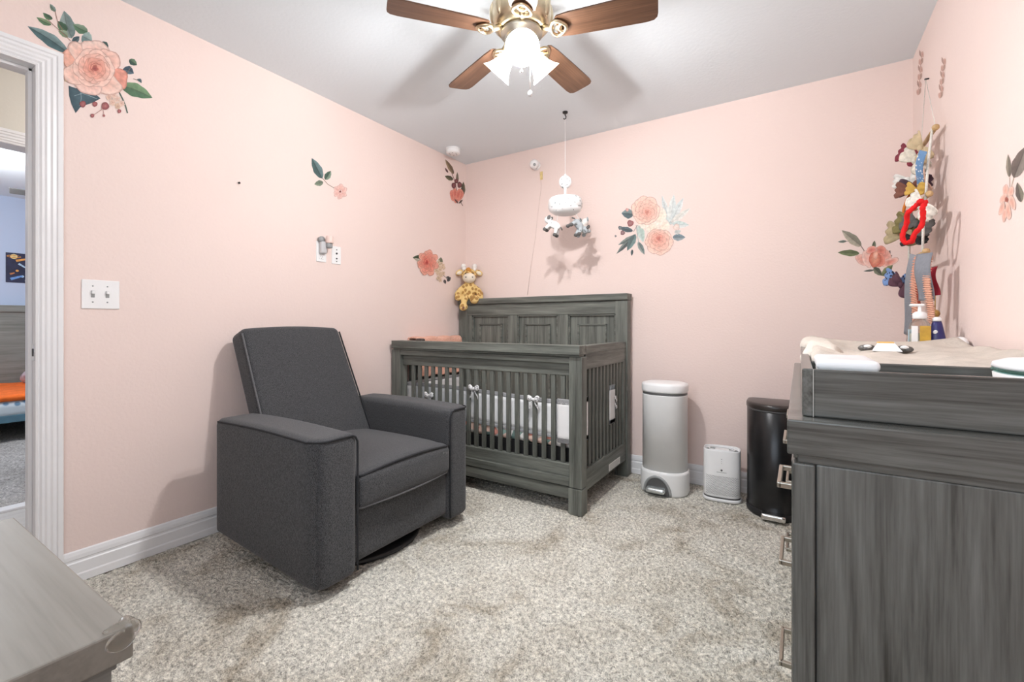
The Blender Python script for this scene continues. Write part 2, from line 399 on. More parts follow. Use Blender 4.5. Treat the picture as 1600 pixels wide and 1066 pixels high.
g.box(-.085,-.045, YJ-.012,YJ, 0,ZD, .002); g.box(-.085,-.045, YK,YK+.012, 0,ZD, .002); g.box(-.085,-.045, YK,YJ, ZD-.012,ZD, .002)
tj = struct('trim_2', g, M_TRIM)
g = G(); g.box(-.044,-.002, YJ-.003,YJ, .902,.964, .001); sp = ob('strike_plate', g, M_CHROME, tj)
g = G(); g.box(-.030,-.016, YJ-.0045,YJ-.002, .918,.948, .001); ob('latch_hole', g, M_BLACK, sp)
# ------------------------------------------------------------------ hall and far bedroom behind the door
HX = -1.20; FX = -4.85; HD0, HD1 = -3.05, -2.12
M_HALL = mat('hall_cream_paint', (.70,.67,.60), .8, bump=(75,.15,.003))
M_BLUE = mat('pale_blue_paint', (.52,.60,.76), .8, bump=(75,.15,.003))
M_HFLOOR = wood('pale_floor_wood','y',(.48,.46,.43),(.56,.54,.51),(.62,.60,.57),.35)
g = G()
g.box(HX-.12,HX, -5.0,HD0-.02, -.05,RH); g.box(HX-.12,HX, HD1+.02,1.0, -.05,RH); g.box(HX-.12,HX, HD0-.02,HD1+.02, ZD+.02,RH)
struct('wall_hall', g, M_HALL)
g = G(); g.box(HX,-WT, -5.1,-5.0, -.05,RH); g.box(HX,-WT, 1.0,1.1, -.05,RH); struct('wall_hall_end', g, M_HALL)
g = G(); g.box(HX-.12,-.0, -5.1,1.1, RH,RH+.1); struct('ceiling_hall', g, M_CEIL)
fh = None
y = -5.0; k = 0
fh = G(); fh.box(HX-.06,0, -5.0,1.0, -.06,-.008); fho = struct('floor_hall', fh, M_HFLOOR)
pl = None
x = HX-.02; i = 0
while x < -.001:
    x1 = min(x+.18, 0)
    for (a, b) in ((-4.2,-2.95),(-2.945,-1.75)) if i % 2 else ((-4.2,-3.4),(-3.395,-2.2),(-2.195,-1.75)):
        g = G(); g.box(x+.001,x1-.001, a,b, -.008,.0, .001, 1); ob('plank', g, M_HFLOOR, fho)
    x = x1; i += 1
g = G(); g.box(HX-.14,HX-.06, HD0,HD1, -.01,.006, .003); struct('trim_3', g, M_TRIM)
casing('trim_4', HX, HD0, HD1, ZD)
g = G(); g.box(HX-.13,HX, HD1,HD1+.02, 0,ZD+.02); g.box(HX-.13,HX, HD0-.02,HD0, 0,ZD+.02); g.box(HX-.13,HX, HD0,HD1, ZD,ZD+.02); struct('trim_5', g, M_TRIM)
o = grid_floor('floor_far_room', FX,HX-.1, -4.2,-.4, .02, .012, M_CARPET2); o['kind'] = 'structure'
g = G(); g.box(FX-.1,FX, -4.3,-.3, -.05,RH); struct('wall_far', g, M_BLUE)
g = G(); g.box(FX,HX-.12, -4.3,-4.2, -.05,RH); g.box(FX,HX-.12, -.4,-.3, -.05,RH); struct('wall_far_sides', g, M_BLUE)
g = G(); g.box(FX-.1,HX-.1, -4.3,-.3, RH,RH+.1); struct('ceiling_far', g, M_CEIL)
# bed in the far room
bed = empty('daybed', (-4.1,-2.0,0), 'low grey daybed with tall headboard panel in the room beyond the door', 'bed')
BW = wood('bed_wood','y',(.16,.17,.15),(.24,.25,.225),(.30,.31,.28))
M_TEAL = mat('teal_painted_rail', (.10,.22,.30), .5, noise=(8,.15))
g = G(); g.box(-4.83,-4.76, -2.9,-1.1, .02,1.20, .006); ob('headboard', g, BW, bed)
g = G(); g.box(-4.845,-4.74, -2.93,-1.07, 1.17,1.245, .006); ob('headboard_cap', g, BW, bed)
g = G(); g.box(-3.45,-3.40, -2.9,-1.1, .17,.235, .006); ob('front_rail', g, M_TEAL, bed)
for yy in (-2.9,-1.16):
    g = G(); g.box(-3.46,-3.39, yy,yy+.06, 0,.24, .006); ob('leg', g, BW, bed)
g = G(); g.box(-4.75,-3.46, -2.88,-1.12, .17,.21, .004); ob('slat_base', g, BW, bed)
g = G(); g.rbox((-4.74,-2.86,.21),(-3.40,-1.12,.36), .05, 8)
tag(ob('mattress', g, spots('blue_print_sheet',(.62,.70,.76),(.16,.28,.42),16,.25,.4), base=(-4.1,-2.0,.21)), 'blue and white printed mattress on the far daybed', 'mattress')
g = G(); g.rbox((-4.73,-2.84,.357),(-3.40,-1.14,.415), .026, 12, lambda p: (p.x, p.y, p.z+(.012*math.sin(9*p.x+5*p.y)*math.cos(7*p.y) if p.z > .39 else 0)))
tag(ob('blanket', g, mat('orange_blanket',(.85,.16,.02),.9,noise=(14,.12),bump=(40,.4,.01)), base=(-4.1,-2.0,.335)), 'bright orange blanket spread over the far daybed', 'blanket')
pc = Vector((-4.30,-1.74,.515))
g = G(); g.ball(pc, (.24,.16,.09), 18, 10, Euler((0,-.35,.3)).to_matrix())
tag(ob('pillow', g, spots('grey_lilac_pillow',(.6,.56,.6),(.36,.30,.36),14,.2,.5), base=pc), 'grey lilac pillow lying on the orange blanket', 'pillow')
# poster of planets
po = empty('planet_poster', (FX+.005,-1.7,1.66), 'navy planet poster on the pale blue wall through the doorway', 'poster')
def wallrect(g, X0, X1, y0,y1,z0,z1): g.box(X0,X1,y0,y1,z0,z1)
g = G(); g.box(FX,FX+.012, -1.925,-1.40, 1.50,1.825, .002); ob('sheet', g, mat('navy_print',(.02,.022,.06),.6,noise=(12,.3)), po)
def disc(c, r, m, nm, par, n=20, sx=1, sy=1):
    g = G(); vs = [Vector((FX+.0125,c[0]+r*sx*math.cos(2*PI*k/n),c[1]+r*sy*math.sin(2*PI*k/n))) for k in range(n)]
    g.prism(vs, lambda p: p, lambda p: p+Vector((.0015,0,0))); ob(nm, g, m, par)
PR = {k: mat('print_'+k, c, .6, noise=(60,.25)) for k, c in dict(sand=(.75,.6,.28),orange=(.8,.36,.08),blue=(.16,.34,.7),sky=(.45,.6,.75),rust=(.6,.22,.08),white=(.7,.7,.72)).items()}
disc((-1.865,1.785), .028, PR['sand'], 'planet', po)
g = G(); g.tube([(FX+.015,-1.865+.052*math.cos(2*PI*k/24),1.785+.012*math.sin(2*PI*k/24)) for k in range(24)], .003, 5, True); ob('planet_ring', g, PR['orange'], po)
for (a,b,c,d,w,kk) in ((-1.85,1.74,-1.71,1.785,.012,'orange'),(-1.89,1.535,-1.80,1.575,.014,'blue'),(-1.83,1.71,-1.77,1.665,.010,'sky'),(-1.895,1.59,-1.86,1.605,.010,'rust'),(-1.78,1.53,-1.66,1.515,.012,'white'),(-1.64,1.72,-1.5,1.62,.016,'blue')):
    g = G(); A = Vector((FX+.0128,a,b)); B2 = Vector((FX+.0128,c,d)); t = (B2-A).normalized(); q = Vector((0,-t.z,t.y))*w
    g.prism([A-q,A+q,B2+q*.6,B2-q*.6], lambda p: p, lambda p: p+Vector((.002,0,0))); ob('comet', g, PR[kk], po)
for (a,b,r,kk) in ((-1.84,1.63,.012,'orange'),(-1.80,1.57,.013,'sky'),(-1.76,1.72,.010,'white'),(-1.55,1.74,.03,'rust'),(-1.6,1.56,.02,'sand')): disc((a,b), r, PR[kk], 'planet', po)
# ceiling fan in the far room
ff = empty('ceiling_fan', (-3.2,-1.55,RH), 'dark bladed ceiling fan in the room beyond the door', 'ceiling fan')
g = G(); g.lathe((-3.2,-1.55,0), [(.0,2.12),(.09,2.13),(.11,2.2),(.11,2.3),(.06,2.34),(.06,2.44)], 24); ob('motor_housing', g, M_NICKEL, ff)
for k in range(5):
    a = math.radians(-100+72*k); M4 = Matrix.Translation((-3.2,-1.55,2.20)) @ Matrix.Rotation(a,4,'Z') @ Matrix.Rotation(.2,4,'X')
    g = G(); g.box(.1,.62, -.06,.06, -.004,.004, .003, 1, M4); ob('blade', g, M_DGREY, ff)

# ------------------------------------------------------------------ glider recliner
CHR = empty('glider_recliner', (.57,-1.665,0), 'charcoal fabric swivel recliner armchair in front of the left wall', 'armchair')
def arm(y0, y1, inner):
    # wrapped block with rounded vertical front corner on the outer side and soft top edges
    def f(p):
        x, y, z = p
        t = max(0, min(1, (x-.15)/.8))
        z2 = z + .010*math.sin(PI*t)*(1 if z > .45 else 0)*(z-.45)/.15
        if z < .2: z2 = z + (.2-z)/.16*.062*(1-t)
        yo = y0 if inner > 0 else y1; sg = 1 if inner > 0 else -1; RC = .062
        cx_, cy_ = .982-RC, yo+sg*RC
        if x > cx_ and (y-cy_)*sg < 0:
            dx, dy = x-cx_, y-cy_; m_ = max(abs(dx),abs(dy)); l_ = math.hypot(dx,dy)
            if l_ > 1e-6: x, y = cx_+dx/l_*m_, cy_+dy/l_*m_
        return (x, y, z2)
    g = G(); g.rbox((.222,y0,.04),(.982,y1,.610), .032, 20, f)
    return ob('arm', g, M_FAB, CHR)
aN = arm(-2.125,-1.937,1); aF = arm(-1.372,-1.205,-1)
def armpipe(yo, yi, arm_o):
    s = 1 if yi > yo else -1
    z = lambda x: .602+.010*math.sin(PI*max(0,min(1,(x-.15)/.8)))
    pts = [(x, yo+s*.004, z(x)-.006) for x in np.linspace(.25,.918,20)]
    pts += [(.920+.060*math.sin(q), yo+s*(.062-.060*math.cos(q)), .601) for q in np.linspace(.15,PI/2-.1,8)]
    pts += [(.981, yo+s*q, .602) for q in np.linspace(.07,abs(yi-yo)-.03,4)]
    pts += [(.980,yi-s*.014,.594),(.980,yi-s*.004,.575)]+[(.980,yi-s*.003,zz) for zz in np.linspace(.55,.06,12)]
    g = G(); g.tube(pts, .0045, 8); ob('piping', g, M_PIPE, arm_o)
armpipe(-2.125,-1.937,aN); armpipe(-1.205,-1.372,aF)
g = G(); g.rbox((.22,-1.945,.07),(.955,-1.365,.31), .02, 8); ob('front_panel', g, M_FAB, CHR)
def seatf(p):
    u = (p.y+1.654)/.29; w = (p.x-.66)/.34
    z = p.z
    if z > .37: z += .042*(1-u*u)*(1-.6*w*w)
    if p.x > .9: return (p.x+.022*(1-u*u)*(1-((p.z-.365)/.08)**2*.8), p.y, z-.004)
    return (p.x, p.y, z)
g = G(); g.rbox((.32,-1.940,.288),(.985,-1.368,.440), .035, 18, seatf); seat = ob('seat_cushion', g, M_FAB, CHR)
def spipe(z, mm, zb, r):
    pts = []
    for y in np.linspace(-1.934,-1.374,26):
        u = (y+1.654)/.29
        pts.append((.974+.020*(1-u*u)+(.0 if abs(u) < .93 else -.012), y, z+zb*(1-u*u)))
    g = G(); g.tube(pts, r, 8); ob('piping', g, mm, seat)
spipe(.424,M_PIPE,.026,.0055); spipe(.300,M_PIPEL,-.003,.0050)
# backrest: reclined slab, narrowing a little upward
BK0 = Vector((.425,0,.36)); BKT = Vector((.150,0,1.026)); bd = (BKT-BK0); bl = bd.length; bu = bd.normalized(); bn = Vector((bu.z,0,-bu.x))
def bkf(p):
    # p: local (u across thickness 0=front, y, s along height)
    s_ = p.z/bl; yc = -1.660-.030*s_; hw = p.y
    wy = yc + hw*(1-.065*s_)
    bul = .035*math.sin(PI*min(1,max(0,s_)))*(1-(hw/.31)**2) if p.x > 0 else 0
    q = BK0+bu*p.z+bn*(p.x+bul)
    q += Vector((0,0,.014*(1-(hw/.31)**2)*s_))
    return (q.x, wy, q.z)
g = G(); g.rbox((-.128,-.300,0),(.0,.300,bl), .034, 20, bkf); back = ob('backrest', g, M_FAB, CHR)
for s in (-1,1):
    pts = [bkf(Vector((-.008, s*.297, z))) for z in np.linspace(.03,bl-.03,24)]
    g = G(); g.tube(pts, .0045, 8); ob('piping', g, M_PIPEL if s < 0 else M_PIPE, back)
pts = [bkf(Vector((-.008, y, bl-.004))) for y in np.linspace(-.28,.28,16)]
g = G(); g.box(.21,.32, -1.94,-1.37, .11,.55, .02); ob('back_panel', g, M_FAB, CHR)
g = G(); g.lathe((.60,-1.665,0), [(.27,.012),(.30,.002),(.325,.004),(.33,.016),(.32,.026),(.27,.026)], 48, cap=False); g.lathe((.60,-1.665,0), [(.0,.025),(.06,.025),(.06,.08),(.0,.08)], 20)
for k in range(4):
    a = PI/4+k*PI/2; g.box(-.02,.29,-.018,.018,.008,.024,.003,1, Matrix.Translation((.60,-1.665,0)) @ Matrix.Rotation(a,4,'Z'))
ob('swivel_base', g, M_BLACK, CHR)

# ------------------------------------------------------------------ crib
CRB = empty('crib', (.75,-.47,0), 'grey-stained slatted wooden crib with panelled back under the mobile', 'crib')
def part(nm, m, par, *boxes, bev=.003):
    g = G()
    for b in boxes: g.box(*b, bev)
    return ob(nm, g, m, par)
CL, CR, CF = .018, 1.480, -.872
for (a, b) in ((CL,CL+.085),(CR-.077,CR)):
    p = part('post', WZ_, CRB, (a,b, CF,CF+.07, .146,.862))
    part('foot_block', WZ_, p, (a-.002,b+.002, CF-.003,CF+.072, 0,.142))
part('top_rail', WX_, CRB, (CL+.015,CR-.006, CF-.018,CF+.075, .874,.925))
part('rail_moulding', WX_, CRB, (CL+.02,CR-.012, CF-.006,CF+.06, .862,.874))
part('upper_rail', WX_, CRB, (CL+.08,CR-.075, CF+.002,CF+.05, .825,.860))
part('slat_rail', WX_, CRB, (CL+.08,CR-.075, CF+.026,CF+.055, .755,.828))
part('slat_rail', WX_, CRB, (CL+.08,CR-.075, CF+.018,CF+.055, .196,.266))
part('ledge', WX_, CRB, (CL+.08,CR-.075, CF-.002,CF+.055, .150,.197))
part('apron', WX_, CRB, (CL+.08,CR-.075, CF+.004,CF+.05, .080,.146))
xs = np.linspace(at_y(646,600,-.835).x, at_y(880,600,-.835).x, 20)
g = G(); g.box(xs[0]-.0145,xs[0]+.0145, CF+.030,CF+.046, .262,.758, .004); s0 = ob('slat', g, WZ_, CRB)
for x in xs[1:]: mesh_copy(s0, CRB, (x-xs[0],0,0))
# panelled back
HB0, HB1 = -.115, -.045
for (a, b) in ((CL,CL+.085),(CR-.082,CR+.004)):
    p = part('back_post', WZ_, CRB, (a,b, HB0,HB1, 0,1.205))
part('back_cap', WX_, CRB, (CL-.004,CR+.008, HB0-.014,HB1+.014, 1.207,1.252))
part('back_rail', WX_, CRB, (CL+.08,CR-.078, HB0+.006,HB1, 1.112,1.207))
part('back_rail', WX_, CRB, (CL+.08,CR-.078, HB0+.006,HB1, .20,.30))
PX = [(.148,.512),(.594,.950),(1.036,1.398)]
for (a, b) in ((.095,.148),(.512,.594),(.950,1.036)): part('back_stile', WZ_, CRB, (a,b, HB0+.006,HB1, .30,1.112))
for (a, b) in PX:
    p = part('back_panel', WZ_, CRB, (a-.004,b+.004, HB0+.030,HB1-.01, .296,1.116))
    part('raised_field', WZ_, p, (a+.082,b-.082, HB0+.026,HB0+.032, .38,1.032))
    f0, f1, z0, z1 = a+.070, b-.070, .368, 1.044
    part('moulding', WX_, p, (f0,f1, HB0+.018,HB0+.031, z1-.013,z1),(f0,f1, HB0+.018,HB0+.031, z0,z0+.013),(f0,f0+.013, HB0+.018,HB0+.031, z0,z1),(f1-.013,f1, HB0+.018,HB0+.031, z0,z1))
    part('moulding', WX_, p, (a,b, HB0+.012,HB0+.031, 1.100,1.112),(a,a+.012, HB0+.012,HB0+.031, .3,1.112),(b-.012,b, HB0+.012,HB0+.031, .3,1.112))
# ends
for side, (xa, xb) in enumerate(((CL+.008,CL+.046),(CR-.046,CR-.008))):
    part('end_top_rail', WY_, CRB, (CL+.012 if side==0 else CR-.07, CL+.075 if side==0 else CR-.006, CF+.075,HB0, .878,.921))
    part('end_rail', WY_, CRB, (xa,xb, CF+.07,HB0, .788,.880))
    part('end_rail', WY_, CRB, (xa,xb, CF+.07,HB0, .114,.232))
    ys = np.linspace(CF+.105, HB0-.075, 11)
    g = G(); g.box((xa+xb)/2-.008,(xa+xb)/2+.008, ys[0]-.0125,ys[0]+.0125, .228,.792, .003); e0 = ob('slat', g, WZ_, CRB)
    for y in ys[1:]: mesh_copy(e0, CRB, (0,y-ys[0],0))
    part('end_stile', WZ_, CRB, (xa,xb, HB0-.045,HB0, .228,.792))
lb = part('warning_label', mat('label_white',(.8,.79,.76),.6,noise=(20,.02)), CRB, (CR-.009,CR-.0065, -.44,-.235, .124,.168), bev=.0005)
for k in range(4):
    part('text_line', M_GREY, lb, (CR-.0066,CR-.0060, -.425,-.26+.01*(k%2), .1315+.009*k,.1335+.009*k), bev=0)
part('mattress_base', M_BLACK, CRB, (CL+.06,CR-.06, CF+.06,HB0, .255,.335))
# fitted mattress
g = G(); g.rbox((CL+.07,CF+.060,.335),(CR-.066,HB0-.004,.430), .028, 10)
tag(ob('crib_mattress', g, floral('floral_sheet'), base=(.75,-.47,.335)), 'crib mattress in a coral and green floral fitted sheet', 'mattress')
# mesh liner with ties
LIN = empty('crib_liner', (.75,-.47,.37), 'white mesh crib liner with grey trim behind the crib slats', 'crib liner')
M_MESH = mat('white_mesh', (.80,.80,.80), .9, bump=(500,.4,.002)); M_LTRIM = mat('grey_trim_cloth', (.36,.36,.37), .9, noise=(60,.12)); M_BOW = spots('grey_white_bow',(.72,.72,.72),(.25,.25,.26),90,.3,.5)
yfi = CF+.058
def lz(x): return .012*math.sin(3.1*x+.4)
def strip(nm, m, z0, z1, fn, nu, par, th=.006):
    g = G(); g.sheet(lambda u,v: fn(u)+Vector((0,0,z0+(z1-z0)*v)), nu, 6, th); return ob(nm, g, m, par)
front = lambda u: Vector((CL+.095+(CR-CL-.18)*u, yfi+.004*math.sin(20*u), lz(CL+(CR-CL)*u)))
rightf = lambda u: Vector((CR-.062, CF+.09+.62*u, lz(CR)))
leftf = lambda u: Vector((CL+.066, CF+.09+.62*u, lz(CL)))
backf = lambda u: Vector((CL+.10+(CR-CL-.19)*u, HB0-.012, lz(CL+(CR-CL)*u)))
for f in (front, rightf, leftf):
    p = strip('liner_panel', M_MESH, .415,.605, f, 30, LIN)
    strip('trim_band', M_LTRIM, .600,.622, lambda u: f(u)+Vector((0,-.002,0)), 30, p, .010)
    strip('trim_band', M_LTRIM, .402,.420, lambda u: f(u)+Vector((0,-.002,0)), 30, p, .010)
# front end flap outside the last slat and the two flaps outside the right end
def flap(nm, fn, z0=.380, z1=.620):
    p = strip(nm, M_MESH, z0,z1, fn, 8, LIN, .003)
    strip('trim_band', M_LTRIM, z1-.028,z1+.003, lambda u: fn(u), 8, p, .006); strip('trim_band', M_LTRIM, z0-.003,z0+.024, lambda u: fn(u), 8, p, .006)
flap('liner_flap', lambda u: Vector((1.322+.086*u, CF+.022-.006*math.sin(PI*u), 0)))
flap('liner_flap', lambda u: Vector((CR-.0165, CF+.072+.055*u, .012)))
flap('liner_flap', lambda u: Vector((CR-.0165, -.40+.10*u, .030)))
def lbow(c, nrm, s=1.0, par=LIN):
    c = Vector(c); nrm = Vector(nrm); up = Vector((0,0,1)); t = up.cross(nrm).normalized()
    g = G()
    for sg in (-1,1):
        g.sheet(lambda u,v: c+t*sg*s*(.004+.038*u)+up*s*((v-.5)*(.012+.028*math.sin(PI*u*.9))+.008*u)+nrm*(.008+.010*math.sin(PI*u)*math.cos(PI*(v-.5))), 8, 6, .002)
        g.sheet(lambda u,v: c+t*sg*s*(.003+.028*u)+up*s*(-.06*u+(v-.5)*.014)+nrm*(.006+.004*math.sin(6*u)), 8, 3, .0015)
    g.ball(c+nrm*.010, (.009*s,.008*s,.010*s), 10, 8); return ob('tie_bow', g, M_BOW, par)
for px, py in ((671,618),(741,607),(834,624)): lbow(at_y(px,py,CF+.028), (0,-1,0))
g = G(); bc = at_x(962,629,CR-.013)
g.sheet(lambda u,v: bc+Vector((.004+.004*math.sin(12*v),.014*(u-.5)*(1+.8*math.sin(9*v)),.085*(v-.5))), 4, 12, .003); ob('tie_bow', g, M_BOW, LIN)
# peach blanket over the left end rail
def blk(u, v):
    y = -.70+.50*u; s = -0.33+.55*v
    if s < -.05: x, z = CL+.092+.008*math.sin(14*u), .93+(s+.05)*1.0
    elif s > .05: x, z = CL-.004, .932-(s-.05)*.9
    else: x, z = CL+.044-s*.98, .940+.006*math.cos(s*30)
    return (x, y+.012*math.sin(7*v), z+.004*math.sin(20*u))
g = G(); g.sheet(blk, 40, 44, .012)
tag(ob('blanket', g, fabric('peach_knit',(.72,.36,.26),(.86,.52,.40),160,.8), base=(.06,-.45,.7)), 'peach knitted blanket hung over the left end of the crib', 'blanket')
cp = at_y(657,531,-.80)
g = G(); g.rbox(cp+Vector((-.032,-.02,-.03)), cp+Vector((.032,.02,.009)), .012, 6)
tag(ob('clip', g, mat('brown_rubber',(.05,.035,.03),.5,noise=(30,.1)), base=cp), 'small dark brown clip on the crib rail beside the peach blanket', 'clip')

# ------------------------------------------------------------------ giraffe plush
gb = at_y(733,470,-.085); gx, gy, gz = gb.x, -.085, 1.252
GIR = empty('plush_giraffe', (gx,gy,gz), 'yellow spotted plush giraffe sitting on the crib back by the corner', 'plush toy')
M_GIR = spots('giraffe_plush',(.80,.58,.24),(.42,.23,.07),34,.40,.50); M_GCR = mat('cream_plush',(.85,.76,.62),.95,bump=(300,.5,.003)); M_GWH = mat('white_plush',(.86,.84,.80),.95,bump=(300,.5,.003)); M_GOR = mat('orange_plush',(.62,.28,.06),.95,bump=(300,.6,.003))
K = .0055  # metres per image pixel at the toy
def gp(dx, dz, dy=0): return Vector((gx+dx*K, gy+dy, gz+dz*K))
tv = Vector((.5358,-.8443,0))*0+Vector((CX-gx, CY-gy,0)).normalized(); rt = Vector((-tv.y*-1, tv.x*-1,0)); rt = Vector((tv.y*-1, tv.x,0))
def gq(r, z, f=0): return Vector((gx,gy,gz))+rt*(r*K)+Vector((0,0,z*K))+tv*f
g = G()
g.ball(gq(0,12,.00), (.058,.058,.090)); g.ball(gq(-1,3,.0), (.058,.056,.05))
for s in (-1,1):
    g.tube([gq(s*6,21,.0),gq(s*13,14,.02),gq(s*17,7,.045),gq(s*16.5,3,.06)], [.020,.026,.028,.026], 12); g.ball(gq(s*16.5,2,.062), .029)
# legs: one hanging over the front edge, one folded on the cap
g.tube([gq(-5,3,.02),gq(-6.5,1,.075),gq(-8,-5,.095),gq(-8.5,-10,.10)], [.034,.030,.026,.026], 12); g.ball(gq(-8.5,-12.5,.105), (.036,.036,.034))
g.tube([gq(5,2,.02),gq(7,0,.06),gq(8.5,-1,.085)], [.034,.034,.032], 12); g.ball(gq(8.5,-1.5,.09), (.044,.036,.036))
g.tube([gq(0,20,.0),gq(0,29,.0)], [.042,.040], 12)
g.ball(gq(0,36,.005), (.066,.062,.064))
gbdy = remesh('body', g, M_GIR, GIR, voxel=.005, smooth=5)
g = G(); g.ball(gq(0,32,.045), (.058,.052,.044)); ob('muzzle', g, M_GCR, GIR)
for s in (-1,1):
    Mr = Matrix.Rotation(math.atan2(tv.y,tv.x)+PI/2,3,'Z')
    g = G(); g.ball(gq(s*15,41,-.005), (.034,.012,.024), 14, 8, Mr @ Matrix.Rotation(s*.5,3,'Y')); e = ob('ear', g, M_GIR, GIR)
    g = G(); g.ball(gq(s*15,40.5,.004), (.024,.008,.015), 12, 8, Mr @ Matrix.Rotation(s*.5,3,'Y')); ob('inner_ear', g, M_GCR, e)
    g = G(); g.tube([gq(s*7,43,0),gq(s*8.5,50,0)], [.014,.019], 12); g.ball(gq(s*8.5,51,0), .021); ob('horn', g, M_GWH, GIR)
    g = G(); g.ball(gq(s*5.2,38.2,.060), .0075); ob('eye', g, M_BLACK, GIR)
    g = G(); g.ball(gq(s*5,32.5,.092), (.006,.006,.005)); ob('nostril', g, M_DGREY, GIR)
g = G()
for k in range(7): g.ball(gq(random.uniform(-3,3),42+random.uniform(0,5),.035+random.uniform(-.02,.015)), .016)
remesh('mane', g, M_GOR, GIR, voxel=.005, smooth=2)
g = G(); g.ball(gq(-8.5,-13.5,.137), (.012,.006,.010), 12, 8); ob('foot_patch', g, mat('brown_felt',(.25,.12,.09),.95,noise=(90,.1)), GIR)

# ------------------------------------------------------------------ mobile on its ceiling hook
hk = Vector((1.169,-.431,RH)); HDEP = 2.985
g = G(); g.lathe(hk, [(.0,-.010),(.016,-.009),(.018,0)], 20); g.tube([hk+Vector(v) for v in ((0,0,-.008),(0,0,-.022),(.006,0,-.032),(.004,0,-.044),(-.006,0,-.047),(-.012,0,-.040))], .0035, 8)
tag(ob('ceiling_hook', g, M_BLACK, base=hk), 'small black hook screwed into the ceiling above the mobile', 'hook')
MOB = empty('crib_mobile', (hk.x,hk.y,1.65), 'white crib mobile with hanging plush animals on a ceiling string', 'mobile')
M_CANV = spots('white_print_cloth',(.88,.88,.88),(.20,.25,.26),30,.15,.19)
g = G(); g.tube([hk+Vector((0,0,-.040)),(hk.x,hk.y,2.02)], .0014, 6); ob('string', g, M_WHITE, MOB)
vc = Vector((CX-hk.x,CY-hk.y,0)).normalized(); vr = Vector((-vc.y,vc.x,0))
Mf = Matrix((vr, Vector((0,0,1)), vc)).transposed()          # local x=right, y=up, z=to viewer
g = G(); g.lathe((hk.x,hk.y,1.978), [(.0,-.022),(.034,-.020),(.041,-.010),(.041,.010),(.034,.020),(0,.022)], 28, M=Mf, cap=False); mb = ob('music_box', g, M_CANV, MOB)
for a in range(5):
    q = Vector((hk.x,hk.y,1.978))+Mf @ Vector((.026*math.cos(1.3*a),.026*math.sin(1.3*a),.021)); g = G(); g.ball(q, .0035, 8, 6); ob('sound_hole', g, M_GREY, mb)
g = G(); g.lathe((hk.x,hk.y,0), [(.009,2.02),(.007,2.03)], 12); g.lathe((hk.x,hk.y,0), [(.0,1.87),(.018,1.872),(.012,1.89),(.007,1.90),(.010,1.93),(.010,1.945)], 14); ob('stem', g, M_WHITE, MOB)
g = G(); g.lathe((hk.x,hk.y,0), [(.0,1.888),(.05,1.882),(.097,1.871),(.108,1.860),(.111,1.835),(.110,1.805),(.104,1.80)], 40, cap=False)
ob('canopy', g, M_CANV, MOB)
g = G()
for k in range(30):
    pass
g.lathe((hk.x,hk.y,0), [(.108,1.803),(.100,1.785),(.080,1.770),(.050,1.763),(.0,1.761)], 36); ob('canopy_underside', g, M_WHITE, MOB)
def plush(off, up, ang, m_body, m_leg, lab, tilt):
    c = Vector((hk.x,hk.y,up))+vr*off[0]+vc*off[1]
    R = Matrix.Rotation(ang,3,'Z') @ Matrix.Rotation(tilt,3,'Y'); P = lambda x,y,z: c+R @ Vector((x,y,z))
    g = G(); g.ball(c, (.044,.027,.026), 16, 10, R); g.ball(P(.058,0,.010), (.028,.024,.024), 14, 10, R)
    for sx in (-1,1):
        for sy in (-1,1): g.tube([P(sx*.026,sy*.014,-.01),P(sx*.038,sy*.02,-.046)], [.013,.011], 8)
    b = remesh('plush_animal', g, m_body, MOB, voxel=.005, smooth=3); b['label'] = lab
    for sx in (-1,1):
        for sy in (-1,1):
            g = G(); g.ball(P(sx*.040,sy*.021,-.052), (.014,.013,.012), 10, 8); ob('foot', g, m_leg, b)
    for sy in (-1,1):
        g = G(); g.ball(P(.054,sy*.026,.026), (.011,.005,.016), 10, 8, R); ob('ear', g, m_leg, b)
        g = G(); g.ball(P(.080,sy*.010,.016), .003, 8, 6); ob('eye', g, M_BLACK, b)
    g = G(); g.tube([P(-.044,0,.008),P(-.062,0,-.004)], .004, 6); ob('tail', g, m_leg, b)
    g = G(); g.tube([P(0,0,.024),(c.x*.6+hk.x*.4,c.y*.6+hk.y*.4,1.79)], .0012, 5); ob('hang_cord', g, M_WHITE, b)
M_PG = mat('grey_plush',(.42,.46,.48),.95,bump=(300,.5,.003)); M_PD = mat('dark_grey_plush',(.12,.115,.11),.95,bump=(300,.5,.003))
M_PS = spots('spotted_white_plush',(.84,.84,.83),(.08,.08,.08),48,.16,.22); M_PGS = spots('spotted_grey_plush',(.46,.50,.52),(.04,.04,.04),52,.16,.22)
for k, (px, py) in enumerate(((863,321),(867,314),(875,319),(884,317),(892,322),(898,316),(904,320),(870,328),(888,311),(879,327),(896,328),(886,280),(878,288),(884,290))):
    if k < 11:
        a = math.asin(max(-.98,min(.98,(px-883.5)/26.3))); d_ = vr*math.sin(a)+vc*math.cos(a); q = Vector((hk.x,hk.y,CZ+(HY-py)/FPX*2.89))+d_*.1105
    else: q = Vector((hk.x,hk.y,0))+vr*((px-883)*.0042)+vc*.021; q.z = CZ+(HY-py)/FPX*2.97; d_ = vc
    Rm = d_.to_track_quat('Z','Y').to_matrix(); g = G(); g.ball(q, (.0045,.003,.0012), 8, 6, Rm @ Matrix.Rotation(k*1.1,3,'Z')); ob('print_mark', g, M_GREY if k % 2 else M_DGREY, MOB)
plush((-.068,.03),1.688, 3.3, M_PS, M_PD, 'white plush cow with dark feet', -.55)
plush((.085,.03),1.690, .95, M_PGS, M_PD, 'grey spotted plush animal', .75)
plush((.11,-.06),1.698, 1.5, M_GWH, M_PG, 'white plush animal with grey feet', -.5)

